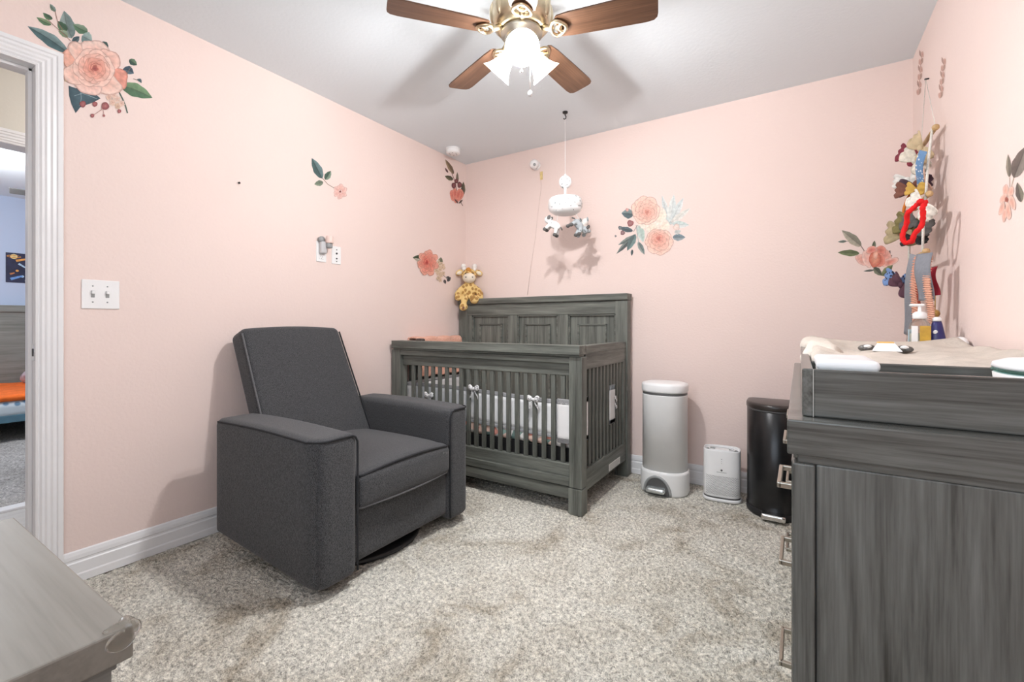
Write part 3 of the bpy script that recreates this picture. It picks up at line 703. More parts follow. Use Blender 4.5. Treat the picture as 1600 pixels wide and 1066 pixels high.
# ------------------------------------------------------------------ baby monitor on the back wall, with clip and cord
mo = at_y(836,258,-.03)
MON = empty('baby_monitor', (mo.x,0,mo.z), 'round white baby monitor camera high on the back wall', 'camera')
g = G(); g.lathe((mo.x,-.002,mo.z), [(.034,0),(.036,.006),(.030,.014),(.012,.018),(.010,.03)], 24, M=Matrix.Rotation(PI/2,3,'X')); ob('mount', g, M_WHITE, MON)
g = G(); g.ball((mo.x+.004,-.048,mo.z), .036, 24, 16); hd = ob('head', g, M_WHITE, MON)
ld = Vector((.45,-.75,-.35)).normalized(); g = G(); g.lathe(Vector((mo.x+.004,-.048,mo.z))+ld*.028, [(.011,0),(.011,.008),(.008,.010),(0,.0102)], 20, M=ld.to_track_quat('Z','Y').to_matrix()); ob('lens', g, M_GREY, hd)
tg = at_y(846,274,-.004); g = G(); g.box(tg.x-.012,tg.x+.010,-.006,0,tg.z-.035,tg.z+.030,.002)
tag(ob('cord_clip', g, mat('yellow_tag',(.75,.58,.25),.6,noise=(40,.15)), base=tg), 'small yellow tag on the back wall under the camera', 'tag')
pts = [at_y(px,py,-.003) for px, py in ((843,268),(846,290),(841,330),(836,375),(829,420),(824,461))]
g = G(); g.tube(pts, .0018, 6); tag(ob('monitor_cord', g, mat('pink_painted_cord',(.72,.58,.53),.6,noise=(30,.05)), base=pts[0]), 'thin pale cord running down the back wall from the camera', 'cord')

# ------------------------------------------------------------------ white step pail
px_, py_ = 1.757, -.215
PAIL = empty('diaper_pail', (px_,py_,0), 'tall white step pail with domed lid beside the crib', 'pail')
def ov(g, prof, sx, sy, p=2.5, n=56, **k): return g.lathe((px_,py_,0), [(r,z) for r,z in prof], n, sx=sx, sy=sy, p=p, **k)
g = G(); ov(g, [(.93,.13),(.93,.60),(.94,.605),(.90,.606)], .143,.125); ob('body', g, M_PAIL, PAIL)
g = G(); ov(g, [(.90,.604),(.92,.606),(.92,.618),(.90,.620)], .143,.125); ob('lid_gap', g, M_DGREY, PAIL)
g = G(); ov(g, [(.90,.619),(.95,.622),(.965,.632),(.965,.662),(.94,.672),(.80,.678),(.4,.681),(0,.682)], .143,.125); ob('lid', g, M_WHITE, PAIL)
g = G(); ov(g, [(.99,.0),(1.01,.01),(1.005,.125),(.985,.140),(.93,.142)], .143,.125); sk = ob('base_skirt', g, M_PAIL, PAIL)
g = G()
def onfront(a, z, off=0):  # point on front of the oval skirt; a = lateral metres
    t = max(-.999, min(.999, a/.144)); yy = (1-abs(t)**2.5)**(1/2.5)*.126
    return Vector((px_+a, py_-yy-off, z))
AW, AH = .080, .108
arc = [(-.018+AW*math.cos(PI-PI*k/18), AH*math.sin(PI*k/18)) for k in range(19)]
g.tube([onfront(a,z+.004,.001) for a, z in arc], .008, 8); ob('pedal_arch', g, M_GREY, PAIL)
g = G(); vs = []; 
for k in range(19):
    a = -.018+(AW-.004)*math.cos(PI-PI*k/18); zt = (AH-.004)*math.sin(PI*k/18)
    vs += [onfront(a,.002,.002), onfront(a,max(.004,zt),.002)]
g.add(vs, [(2*k,2*k+2,2*k+3,2*k+1) for k in range(18)]); ob('pedal_recess', g, M_DGREY, PAIL)
g = G(); g.rbox((px_-.018-.060,py_-.170,.020),(px_-.018+.056,py_-.112,.052), .015, 8); ob('pedal', g, mat('silver_pedal',(.62,.66,.66),.25,.7,noise=(20,.05)), PAIL)

# ------------------------------------------------------------------ air purifier
ax_, ay_ = 2.082, -.185
AIR = empty('air_purifier', (ax_,ay_,0), 'small white air purifier with perforated front between two bins', 'air purifier')
RZ = Matrix.Rotation(.10,3,'Z')
def op(g, prof, sx=.102, sy=.07, n=48, **k): return g.lathe((ax_,ay_,0), prof, n, sx=sx, sy=sy, p=3.2, M=RZ, **k)
g = G(); op(g, [(.99,.002),(1.03,.004),(1.04,.016),(1.0,.020)]); ob('base', g, M_WHITE, AIR)
g = G(); op(g, [(.97,.019),(.98,.021),(.98,.028),(.97,.030)]); ob('base_gap', g, M_DGREY, AIR)
g = G(); op(g, [(.97,.029),(.99,.032),(1.0,.10),(.985,.295),(.965,.303),(.93,.300),(.91,.270),(0,.268)], cap=False); ob('body', g, M_WHITE, AIR)
g = G(); op(g, [(.905,.284),(0,.2835)]); ob('outlet_recess', g, M_DGREY, AIR)
g = G(); g.box(-.038,.038,-.026,.026,.282,.297,.006,2, Matrix.Translation((ax_,ay_,0)) @ RZ.to_4x4()); ob('outlet_bridge', g, M_WHITE, AIR)
g = G(); g.tube([Vector((ax_,ay_,0))+RZ @ Vector((.068*math.copysign(abs(math.cos(a))**.6,math.cos(a)), .040*math.copysign(abs(math.sin(a))**.6,math.sin(a)), .298)) for a in np.linspace(0,2*PI,40,endpoint=False)], .004, 8, True); ob('handle', g, M_WHITE, AIR)
def afront(a, z, off=.0):
    t = max(-.999,min(.999,a/.102)); yy = (1-abs(t)**3.2)**(1/3.2)*.07
    return Vector((ax_,ay_,0))+RZ @ Vector((a*.995,-yy*.995-off,z))
gg = G()
for j in range(17):
    for i in range(22):
        a = -.083+.0078*i+(.0039 if j % 2 else 0); z = .045+.0066*j
        if a > .085: continue
        c = afront(a,z,.0006); n = 6; gg.add([c+(RZ @ Vector((.0024*math.cos(2*PI*k/n),0,.0024*math.sin(2*PI*k/n)))) for k in range(n)], [tuple(range(n))])
gr = ob('perforated_grille', gg, mat('grille_grey',(.22,.22,.23),.6,noise=(20,.05)), AIR); gr['kind'] = 'stuff'
for (a, z, r) in ((.0,.252,.003),(.0,.240,.002),(.0,.228,.002)):
    g = G(); g.ball(afront(a,z,.0), (r,.001,r), 10, 6, RZ); ob('button', g, M_GREY, AIR)
g = G(); g.ball(afront(0,.188,0), (.006,.0012,.006), 14, 8, RZ); ob('emblem', g, M_DGREY, AIR)
g = G()
for i in range(9): 
    c = afront(-.024+.006*i,.176,.0008); g.box(c.x-.0018,c.x+.0018,c.y-.0003,c.y+.0003,c.z-.002,c.z+.002)
ob('brand_text', g, M_GREY, AIR)

# ------------------------------------------------------------------ black step bin (half round)
bx_, by_ = 2.365, -.20
BIN = empty('step_bin', (bx_,by_,0), 'black half-round metal step bin beside the dresser end', 'trash can')
def dsh(n=40):
    pts = [(.150*math.cos(PI+PI*k/n), .175*math.sin(PI+PI*k/n)) for k in range(n+1)]
    return pts+[(.150,.07),(.135,.085),(-.135,.085),(-.150,.07)]
def dloft(g, lv):
    D = dsh(); n = len(D); vs = [Vector((bx_+s*x, by_+s*y, z)) for s, z in lv for x, y in D]
    fs = [(i*n+k, i*n+(k+1)%n, (i+1)*n+(k+1)%n, (i+1)*n+k) for i in range(len(lv)-1) for k in range(n)]
    fs += [tuple(range(n))[::-1], tuple((len(lv)-1)*n+k for k in range(n))]
    return g.add(vs, fs, True)
M_BBIN = mat('black_steel', (.014,.014,.015), .28, .3, noise=(15,.2)); M_BLID = mat('dark_lid', (.035,.028,.026), .3, noise=(15,.1))
g = G(); dloft(g, [(.98,.035),(.985,.04),(.985,.565),(.96,.568)]); bo = ob('body', g, M_BBIN, BIN); 
g = G(); dloft(g, [(1.0,0),(1.01,.006),(1.01,.034),(.97,.038)]); ob('base_ring', g, M_BLACK, BIN)
g = G(); dloft(g, [(.97,.567),(.985,.569),(.985,.577),(.97,.578)]); ob('lid_gap', g, M_DGREY, BIN)
g = G(); dloft(g, [(.985,.577),(1.01,.580),(1.01,.598),(.985,.607),(.90,.611)]); ob('lid', g, M_BLID, BIN)
g = G(); g.rbox((bx_-.065,by_-.222,.012),(bx_+.048,by_-.150,.044), .010, 8); ob('pedal', g, mat('steel_pedal',(.75,.75,.74),.22,1,noise=(25,.06)), BIN)
for o in (bo,):
    o.data.polygons.foreach_set('use_smooth', [len(p.vertices) == 4 for p in o.data.polygons])

# ------------------------------------------------------------------ dresser, changing tray and what stands on it
DXL, DY0, DY1, DZT = 2.458, -2.184, -.80, .872
DRS = empty('dresser', (2.71,-1.5,0), 'long grey wooden dresser with drawer pulls along the right wall', 'dresser')
part('top', DX_, DRS, (DXL-.004,RW-.012, DY0-.002,DY1+.01, DZT-.062,DZT))
part('top_moulding', DX_, DRS, (DXL+.012,RW-.014, DY0+.012,DY1, DZT-.078,DZT-.060), bev=.002)
part('carcass', DZ_, DRS, (DXL+.02,RW-.014, DY0+.024,DY1-.02, .07,DZT-.076))
part('side_panel', DZ_, DRS, (DXL+.040,RW-.014, DY0+.012,DY0+.026, .0,DZT-.078))
part('side_panel', DZ_, DRS, (DXL+.040,RW-.014, DY1-.022,DY1-.010, .0,DZT-.078))
for yy in (DY0+.004,DY1-.045): part('corner_post', DZ_, DRS, (DXL+.004,DXL+.038, yy,yy+.042, 0,DZT-.078))
part('front_rail', DY_, DRS, (DXL+.01,DXL+.03, DY0+.046,DY1-.045, .04,.11))
rows = [(.60,.785,3),(.36,.592,2),(.118,.352,2)]
for z0, z1, n in rows:
    L0, L1 = DY0+.05, DY1-.049; w = (L1-L0)/n
    for k in range(n):
        a, b = L0+w*k+.004, L0+w*(k+1)-.004
        d = part('drawer', DY_, DRS, (DXL+.002,DXL+.026, a,b, z0,z1))
        yc, zc = (a+b)/2, (z0+z1)/2
        g = G(); g.box(DXL-.027,DXL-.018, yc-.075,yc+.075, zc-.006,zc+.006, .002)
        for s in (-1,1): g.box(DXL-.024,DXL+.004, yc+s*.070-.005,yc+s*.070+.005, zc-.006,zc+.006, .002)
        ob('handle', g, mat('champagne_pull_%d%d' % (n,k+int(z0*100)),(.50,.44,.37),.35,.8,noise=(30,.05)) if False else M_NICKEL, d)
# changing tray
TRY = empty('changing_tray', (2.71,-1.48,DZT), 'grey wooden changing tray with raised rim on top of the dresser', 'changing tray')
TX0, TX1, TY0, TY1, TZ = 2.478, 2.958, -2.140, -.83, DZT+.088
part('near_panel', DX_, TRY, (TX0+.016,TX1, TY0,TY0+.016, DZT+.001,TZ))
part('far_panel', DX_, TRY, (TX0+.016,TX1, TY1-.016,TY1, DZT+.001,TZ))
part('side_rail', DY_, TRY, (TX0-.001,TX0+.0165, TY0-.001,TY1, DZT+.001,TZ+.001))
part('side_rail', DY_, TRY, (TX1-.001,TX1+.0155, TY0,TY1, DZT+.001,TZ))
part('divider', DX_, TRY, (TX0+.016,TX1, -1.862,-1.848, DZT+.001,TZ-.004))
part('tray_floor', DY_, TRY, (TX0+.015,TX1, TY0+.015,TY1-.015, DZT+.0005,DZT+.006), bev=0)
part('corner_joint', mat('pale_wood_edge',(.36,.35,.32),.5,noise=(30,.1)), TRY, (TX0+.0155,TX0+.0172, TY0-.0012,TY0+.0005, DZT+.001,TZ+.0005), bev=0)
# contoured pad with plush cover
PAD = empty('changing_pad', (2.72,-1.4,DZT), 'beige plush covered changing pad lying in the tray', 'changing pad')
PX0, PX1, PY0, PY1 = TX0+.020, TX1-.006, -1.842, -.938
def padtop(u, v):
    x = PX0+(PX1-PX0)*u; y = PY0+(PY1-PY0)*v
    e = abs(2*u-1); z = DZT+.082+.026*(e**3)
    z += .030*max(0,(v-.72)/.28)**2+.006*math.sin(21*u+9*v)*math.sin(13*v)
    edge = min(u, 1-u)*.48; z -= .022*max(0,1-edge/.02)**2
    ed2 = min(v,1-v)*.95; z -= .03*max(0,1-ed2/.025)**2
    return (x,y,z)
g = G(); nu, nv = 44, 60
g.sheet(padtop, nu, nv)
rim = [padtop(i/nu,0) for i in range(nu)]+[padtop(1,j/nv) for j in range(nv)]+[padtop(i/nu,1) for i in range(nu,0,-1)]+[padtop(0,j/nv) for j in range(nv,0,-1)]
n = len(rim); g.add(rim+[(x,y,DZT+.008) for x,y,z in rim], [(k,(k+1)%n,n+(k+1)%n,n+k) for k in range(n)], True)
M_PADC = mat('taupe_plush_cover',(.55,.49,.43),.95,noise=(18,.10),bump=(160,.6,.006)); M_PADW = mat('cream_plush_cover',(.64,.585,.52),.95,noise=(18,.06),bump=(120,.6,.006))
ob('cover', g, M_PADC, PAD)
# plump cream edge of the cover overhanging the left rim
g = G(); g.rbox((TX0+.006,-1.66,DZT+.060),(TX0+.10,-.945,DZT+.106), .022, 16, lambda p: (p.x+.010*math.sin(13*p.y), p.y, p.z+.008*math.sin(17*p.y+30*p.x)+.010*math.sin(5*p.y+1)-.10*max(0,p.x-TX0-.03)))
ob('cover_fold', g, M_PADW, PAD)
def padz(x, y): return padtop((x-PX0)/(PX1-PX0), (y-PY0)/(PY1-PY0))[2]
yb = -1.26
for px in (1355,1412):
    c = at_y(px,544,yb); c.z = max(padz(c.x,yb)+.006, min(c.z, padz(c.x,yb)+.014)); g = G(); g.ball(c, (.025,.018,.012), 20, 10); e = ob('strap_loop', g, mat('grey_strap',(.10,.096,.088),.35,noise=(30,.1)), PAD)
    g = G(); g.ball(c+Vector((0,-.013,.006)), (.011,.008,.006), 12, 8); ob('glint_spot', g, M_WHITE, e)  # highlight on the shiny loop, built as a white bead
c = at_y(1386,556,yb-.07); c.z = padz(c.x,yb-.07)
g = G(); g.prism([(-.036,0),(.036,0),(.020,.024),(-.020,.024)], lambda p: c+Vector((p[0],p[1]*.8-.010,p[1])), lambda p: c+Vector((p[0],p[1]*.8+.012,p[1]))); bk = ob('buckle', g, M_WHITE, PAD)
g = G(); g.box(c.x-.020,c.x+.020, c.y+.014,c.y+.05, c.z+.018,c.z+.028,.002); ob('buckle_strap', g, mat('orange_tab',(.75,.45,.12),.6,noise=(30,.1)), bk)
for dx in (-.052,.050): g = G(); g.ball(c+Vector((dx,-.004,.006)), (.006,.006,.005), 10, 8); ob('strap_slot', g, M_DGREY, PAD)
# wipes box and lidded tub in the near compartment
g0 = (2.500,2.596,-2.105,-1.90)
WB = empty('wipes_box', (2.548,-2.0,DZT+.006), 'white plastic wipes box at the left end of the tray', 'box')
g = G(); g.rbox((g0[0]+.003,g0[2]+.003,DZT+.006),(g0[1]-.003,g0[3]-.003,DZT+.085), .010, 8); ob('body', g, M_WHITE, WB)
g = G(); g.rbox((g0[0],g0[2],DZT+.083),(g0[1],g0[3],DZT+.104), .009, 8); ob('lid', g, mat('bright_white_lid',(.86,.87,.88),.3,noise=(12,.02)), WB)
TB = empty('lidded_tub', (2.86,-2.0,DZT+.006), 'white oval tub with clear rimmed lid at the right end of the tray', 'tub')
g = G(); g.lathe((2.862,-2.0,0), [(.80,DZT+.006),(.92,DZT+.02),(.985,DZT+.084),(.96,DZT+.086)], 48, sx=.094, sy=.098, p=2.8); ob('body', g, M_WHITE, TB)
g = G(); g.lathe((2.862,-2.0,0), [(.97,DZT+.087),(1.005,DZT+.0885),(1.005,DZT+.0915),(.97,DZT+.0925)], 48, sx=.094, sy=.098, p=2.8); ob('rim', g, glass('teal_glass_rim',(.45,.72,.68)), TB)
g = G(); g.lathe((2.862,-2.0,0), [(.98,DZT+.0925),(1.0,DZT+.096),(.98,DZT+.103),(.80,DZT+.110),(.4,DZT+.113),(0,DZT+.114)], 48, sx=.094, sy=.098, p=2.8); ob('lid', g, M_WHITE, TB)
# bottles at the far right corner of the dresser
def onback(px, py, y): return at_y(px, py, y)
bt = at_y(1437,500,-.905); B0 = Vector((bt.x,bt.y,DZT+.006))
BOT = empty('pump_bottle', B0, 'clear pump bottle with white pump and amber label on the changing pad end', 'bottle')
M_CLR = glass('clear_plastic',(.93,.94,.93),.08); M_AMB = mat('amber_label',(.55,.33,.04),.5,noise=(30,.25)); M_PALEB = mat('pale_blue_label',(.50,.66,.74),.5,noise=(20,.08))
g = G(); g.lathe(B0, [(.85,.0),(1,.006),(1,.150),(.92,.168),(.55,.180),(.50,.186)], 32, sx=.030, sy=.024, p=3); ob('bottle_body', g, M_CLR, BOT)
g = G(); g.lathe(B0, [(.0,.004),(.92,.006),(.92,.13),(0,.131)], 28, sx=.028, sy=.022, p=3); ob('liquid', g, mat('pale_soap',(.66,.62,.52),.3,noise=(10,.03)), BOT)
g = G(); g.box(B0.x-.004,B0.x+.027,B0.y-.0262,B0.y-.0245,B0.z+.040,B0.z+.158,.0005); lb = ob('front_label', g, M_AMB, BOT)
for k in range(3): g = G(); g.box(B0.x+.004,B0.x+.020,B0.y-.0268,B0.y-.0260,B0.z+.070+.012*k,B0.z+.076+.012*k); ob('label_text', g, PR['rust'], lb)
g = G(); g.box(B0.x-.027,B0.x-.009,B0.y-.0258,B0.y-.0245,B0.z+.04,B0.z+.158,.0005); ob('side_label', g, M_WHITE, BOT)
g = G(); g.lathe(B0, [(.019,.184),(.021,.187),(.021,.203),(.014,.210),(.006,.212),(.005,.232)], 20); ob('pump_collar', g, M_WHITE, BOT)
g = G(); g.rbox(B0+Vector((-.030,-.008,.230)), B0+Vector((.014,.008,.240)), .005, 6); ob('pump_head', g, M_WHITE, BOT)
c = at_y(1441,515,-.845); C0 = Vector((c.x,c.y,DZT+.0)) ; C0.z = DZT
C0 = Vector((c.x,-.8635,DZT+.006))
TUB2 = empty('clear_bottle', C0, 'wide clear rounded bottle with pale blue labels behind the pump bottle', 'bottle')
g = G(); g.lathe(C0, [(.9,0),(1,.006),(1,.10),(.96,.135),(.75,.165),(.40,.180),(.0,.184)], 36, sx=.050, sy=.016, p=2.6); ob('bottle_body', g, M_CLR, TUB2)
for s in (-1,1): g = G(); g.box(C0.x+s*.034-.013,C0.x+s*.034+.013,C0.y-.0185,C0.y-.0168,C0.z+.03,C0.z+.145,.0005); ob('label_panel', g, M_PALEB, TUB2)
c = at_y(1464,515,-.905); T0 = Vector((min(c.x,TX1-.036),-.905,DZT+.006))
NV = empty('navy_tube', T0, 'navy blue tapered tube with white dots beside the pump bottle', 'tube')
M_NAVY = mat('navy_plastic',(.022,.02,.13),.35,noise=(20,.1))
g = G(); g.lathe(T0, [(.033,0),(.034,.006),(.028,.09),(.015,.166),(.012,.176)], 28, sx=1, sy=.75); nv_ = ob('tube_body', g, M_NAVY, NV)
g = G(); g.lathe(T0, [(.013,.175),(.013,.186),(.008,.190),(0,.191)], 18); ob('cap', g, M_WHITE, NV)
for (a, z, r, mm) in ((-.006,.135,.008,M_WHITE),(-.010,.098,.008,mat('violet_print',(.16,.12,.5),.5,noise=(20,.1))),(.012,.07,.004,M_WHITE),(-.016,.07,.004,M_PALEB),(.0,.045,.006,M_WHITE),(.016,.03,.004,M_WHITE)):
    rr = .034-.018*z/.16; g = G(); yv = -math.sqrt(max(1e-6,1-(a/rr)**2))*rr*.75
    g.ball(T0+Vector((a,yv,z)), (r,.0025,r), 10, 6); ob('dot', g, mm, nv_)
c = at_y(1495,533,-.95); D0 = Vector((min(c.x,TX1-.045),-1.0,DZT+.09))
c = at_y(1494,528,-.98); D0 = Vector((2.925,-.93,DZT+.106))
DM = empty('white_dome', (RW-.035,at_x(1494,528,RW-.035).y,DZT+.002), 'small white dome-topped item against the right wall behind the pad', 'night light')
yd = at_x(1494,528,RW-.035).y
g = G(); g.lathe((RW-.024,yd,0), [(.95,TZ+.001),(1.04,TZ+.003),(1.04,TZ+.008),(.97,TZ+.010)], 28, sx=.020, sy=.050); ob('base_ring', g, M_LGREY, DM)
g = G(); g.lathe((RW-.024,yd,0), [(.97,TZ+.009),(1,TZ+.012),(.96,TZ+.020),(.75,TZ+.031),(.35,TZ+.037),(0,TZ+.038)], 28, sx=.020, sy=.050); ob('dome', g, M_WHITE, DM)

# ------------------------------------------------------------------ ceiling fan
FN = empty('ceiling_fan', (FAN.x,FAN.y,RH), 'brass ceiling fan with walnut blades and three lit glass shades', 'ceiling fan')
g = G(); g.lathe((FAN.x,FAN.y,0), [(.075,2.44),(.080,2.40),(.072,2.385),(.10,2.375),(.118,2.350),(.122,2.300),(.115,2.262),(.098,2.244),(.085,2.240),(0,2.238)], 48); ob('motor_housing', g, M_BRASS, FN)
g = G()
for k in range(10):
    a = 2*PI*k/10; c = Vector((FAN.x+.112*math.cos(a),FAN.y+.112*math.sin(a),2.312)); g.ball(c, (.020,.020,.050), 12, 10)
ob('housing_ribs', g, M_BRASS, FN)
g = G(); g.lathe((FAN.x,FAN.y,0), [(.080,2.242),(.086,2.234),(.084,2.224),(.068,2.218),(.070,2.208),(.060,2.196),(.056,2.170),(.045,2.150),(.02,2.143),(0,2.142)], 40); kit = ob('light_kit', g, M_NICKEL, FN)
PH0 = 122.4
for k in range(5):
    a = math.radians(PH0+36+72*k); M4 = Matrix.Translation((FAN.x,FAN.y,2.234)) @ Matrix.Rotation(a,4,'Z') @ Matrix.Rotation(math.radians(-11),4,'X')
    L = .533; out = []
    pr = [(.145,.040),(.155,.050),(.20,.056),(.35,.061),(.49,.064),(.518,.060),(.530,.048),(.533,.030)]
    poly = [(x,w) for x,w in pr]+[(x,-w) for x,w in pr[::-1]]
    g = G(); g.prism(poly, lambda p: Vector((p[0],p[1],-.003)), lambda p: Vector((p[0],p[1],.003)))
    o = ob('blade', g, M_BLADE); o.parent = FN; o.matrix_local = Matrix.Translation(-ORG[FN.name]) @ M4
    tw = lambda x,y,z: M4 @ Vector((x,y,z))
    g = G(); g.tube([tw(.085,0,.012),tw(.11,0,.0),tw(.135,0,-.008)], [.014,.012,.012], 10)
    # heart-shaped bracket with open medallion
    hp = [(.125+.030*(1-math.cos(t)), .034*math.sin(t)*(1+.3*math.cos(t))) for t in np.linspace(0,2*PI,28,endpoint=False)]
    g.tube([tw(x,y,-.010) for x,y in hp], .0075, 8, True)
    g.tube([tw(.172+.016*math.cos(t),.018*math.sin(t),-.011) for t in np.linspace(0,2*PI,20,endpoint=False)], .006, 8, True)
    g.cyl(tw(.155,0,-.012), tw(.155,0,-.003), .013, .013, 14)
    ob('blade_iron', g, M_BRASS, FN)
M_SHADE = emis('lit_frosted_glass', (1,.95,.86), 7.0, .20); M_BULB = emis('lit_bulb', (1,.95,.85), 12)
for k in range(3):
    a = math.radians(PH0+60+120*k); rad = Vector((math.cos(a),math.sin(a),0)); d = (rad*.72+Vector((0,0,-.70))).normalized()
    p0 = Vector((FAN.x,FAN.y,2.175))+rad*.045; R = d.to_track_quat('Z','Y').to_matrix()
    g = G(); g.tube([Vector((FAN.x,FAN.y,2.185))+rad*.03, p0], .012, 10); g.lathe(p0, [(.0,-.006),(.020,-.004),(.024,.004),(.022,.018)], 20, M=R, cap=False); hol = ob('lamp_holder', g, M_NICKEL, FN)
    g = G(); g.lathe(p0, [(.023,.008),(.028,.022),(.032,.045),(.040,.070),(.052,.092),(.066,.108)], 32, M=R, cap=False); ob('glass_shade', g, M_SHADE, FN)
    g = G(); g.ball(p0+d*.050, (.020,.020,.026), 14, 10, R); ob('bulb', g, M_BULB, FN)
# pull chain with crystal end
pc = at_y(838,90,FAN.y+.02); ch = Vector((FAN.x+.035*_c,FAN.y+.035*_s,0)); zb = CZ+(HY-147)/FPX*1.86
g = G(); g.tube([(ch.x,ch.y,2.16),(ch.x,ch.y,zb+.012)], .0014, 6); cho = ob('pull_chain', g, M_CHROME, FN)
g = G(); g.ball((ch.x,ch.y,zb), (.010,.010,.013), 8, 6); ob('crystal_end', g, mat('crystal',(.75,.75,.77),.05,.3,noise=(90,.4)), cho)
g = G(); g.tube([(FAN.x,FAN.y,2.145),(FAN.x,FAN.y,2.085)], .0014, 6); g.ball((FAN.x,FAN.y,2.08), .006, 8, 6); ob('pull_chain', g, M_CHROME, FN)

# ------------------------------------------------------------------ smoke detector
sd = at_z(708,236,RH-.018)
SM = empty('smoke_detector', (sd.x,sd.y,RH), 'round white smoke detector on the ceiling in the corner', 'smoke detector')
g = G(); g.lathe((sd.x,sd.y,0), [(.058,RH),(.060,RH-.006),(.054,RH-.010)], 36); ob('mounting_plate', g, M_WHITE, SM)
g = G(); g.lathe((sd.x,sd.y,0), [(.052,RH-.008),(.056,RH-.012),(.055,RH-.036),(.048,RH-.042),(0,RH-.043)], 36); b = ob('body', g, M_WHITE, SM)
for k in range(6): g = G(); q = (sd.x+.03*math.cos(k*1.05),sd.y+.03*math.sin(k*1.05),RH-.0428); g.ball(q, (.006,.006,.0012), 8, 6); ob('vent', g, M_GREY, b)

# ------------------------------------------------------------------ switch plate, sockets, nail
def plate(g, y0,y1,z0,z1, d=.006): g.box(0,d, y0,y1, z0,z1, .003)
SW = empty('light_switch', (0,-2.46,1.10), 'white double toggle light switch plate beside the door', 'light switch')
g = G(); plate(g, -2.521,-2.399, 1.106,1.226); sw = ob('plate', g, M_WHITE, SW)
for yc in (-2.487,-2.440):
    g = G(); g.box(.005,.0075, yc-.006,yc+.006, 1.153,1.181, .001); f = ob('toggle_slot', g, M_GREY, SW)
    g = G(); g.box(.006,.018, yc-.0042,yc+.0042, 1.168,1.180, .0015, 2); ob('toggle', g, M_WHITE, f)
    for z in (1.134,1.200): g = G(); g.ball((.0062,yc,z), (.0012,.003,.003), 8, 6); ob('screw', g, M_GREY, sw)
OU = empty('power_outlet', (0,-1.424,1.42), 'white outlet plate with the grey night light plugged in', 'outlet')
g = G(); plate(g, -1.459,-1.391, 1.422,1.548); op_ = ob('plate', g, M_WHITE, OU)
for z in (1.452,1.518):
    g = G(); g.box(.005,.0078, -1.441,-1.409, z-.014,z+.014, .003); r_ = ob('receptacle', g, M_WHITE, OU)
    for yy in (-1.432,-1.420): g = G(); g.box(.0074,.0082, yy-.001,yy+.001, z-.003,z+.006); ob('slot', g, M_DGREY, r_)
    g = G(); g.ball((.0078,-1.426,z-.008), (.0008,.0025,.0025), 8, 6); ob('ground_hole', g, M_DGREY, r_)
NL = empty('night_light', (.03,-1.42,1.48), 'grey plug-in night light with pale pink barrel on the left wall', 'night light')
g = G(); g.rbox((.008,-1.446,1.470),(.038,-1.404,1.546), .010, 8); ob('body', g, M_LGREY, NL)
g = G(); g.lathe((.020,-1.436,1.556), [(.018,-.012),(.020,0),(.018,.012)], 20, M=Matrix.Rotation(PI/2,3,'Y')); ob('sensor', g, M_GREY, NL)
g = G(); g.lathe((.050,-1.400,1.535), [(.021,0),(.022,.004),(.022,.040),(.019,.044)], 24); ob('barrel', g, mat('pale_pink_plastic',(.80,.62,.56),.35,noise=(12,.03)), NL)
g = G(); g.rbox((.030,-1.418,1.505),(.062,-1.384,1.540), .008, 6); ob('neck', g, M_GREY, NL)
CO = empty('cable_outlet', (0,-1.318,1.42), 'white coaxial cable plate right of the plugged night light', 'outlet')
g = G(); plate(g, -1.352,-1.286, 1.420,1.532); ob('plate', g, M_WHITE, CO)
for z, r in ((1.510,.003),(1.487,.006),(1.455,.005),(1.437,.003)):
    g = G(); g.cyl((.004,-1.319,z),(.010,-1.319,z), r, r, 12); ob('connector', g, M_DGREY, CO)
nl = at_x(373,286,0); g = G(); g.cyl(nl+Vector((-.004,0,0)), nl+Vector((.007,0,0)), .0035, .0055, 12)
tag(ob('nail', g, M_BLACK, base=nl), 'dark nail head in the left wall above the recliner', 'nail')

# ------------------------------------------------------------------ low chest at lower left with corner guard
ZC = .64
c0 = at_z(16,809.5,ZC); c1 = at_z(217,972,ZC); NX0, NX1, NY1, NY0 = c0.x, c1.x, (c0.y+c1.y)/2, (c0.y+c1.y)/2-.55
CH = empty('chest', ((NX0+NX1)/2,(NY0+NY1)/2,0), 'grey wooden chest with overhanging top in the lower left foreground', 'chest')
part('top', NX_, CH, (NX0,NX1, NY0,NY1, ZC-.044,ZC), bev=.003)
part('top_moulding', NY_, CH, (NX0+.014,NX1-.012, NY0+.01,NY1-.014, ZC-.056,ZC-.043), bev=.002)
part('body', NY_, CH, (NX0+.03,NX1-.030, NY0+.02,NY1-.03, .06,ZC-.056))
for xx in (NX0+.018,NX1-.058):
    for yy in (NY0+.012,NY1-.060): part('leg', NY_, CH, (xx,xx+.042, yy,yy+.042, 0,ZC-.055))
for k in range(2):
    d = part('drawer', NX_, CH, (NX0+.065,NX1-.065, NY1-.032,NY1-.014, .10+.235*k,.32+.235*k)); part('handle', M_NICKEL, d, ((NX0+NX1)/2-.06,(NX0+NX1)/2+.06, NY1-.012,NY1+.008, .205+.235*k,.217+.235*k))
gq_ = Vector((NX1,NY1,ZC)); g = G()
for off, rad in (((-.008,-.014,.002),(.007,.018,.005)),((.004,-.015,-.012),(.0045,.017,.014)),((-.014,.004,-.010),(.017,.0045,.012)),((-.001,0,-.004),(.009,.009,.010)),((-.013,-.004,.002),(.014,.008,.005))):
    g.ball(gq_+Vector(off), rad, 14, 10)
cg = remesh('corner_guard', g, glass('clear_gel',(.985,.97,.94),.12,.7), base=gq_, voxel=.0018, smooth=4)
tag(cg, 'clear rounded corner guard stuck on the chest top corner', 'corner guard')

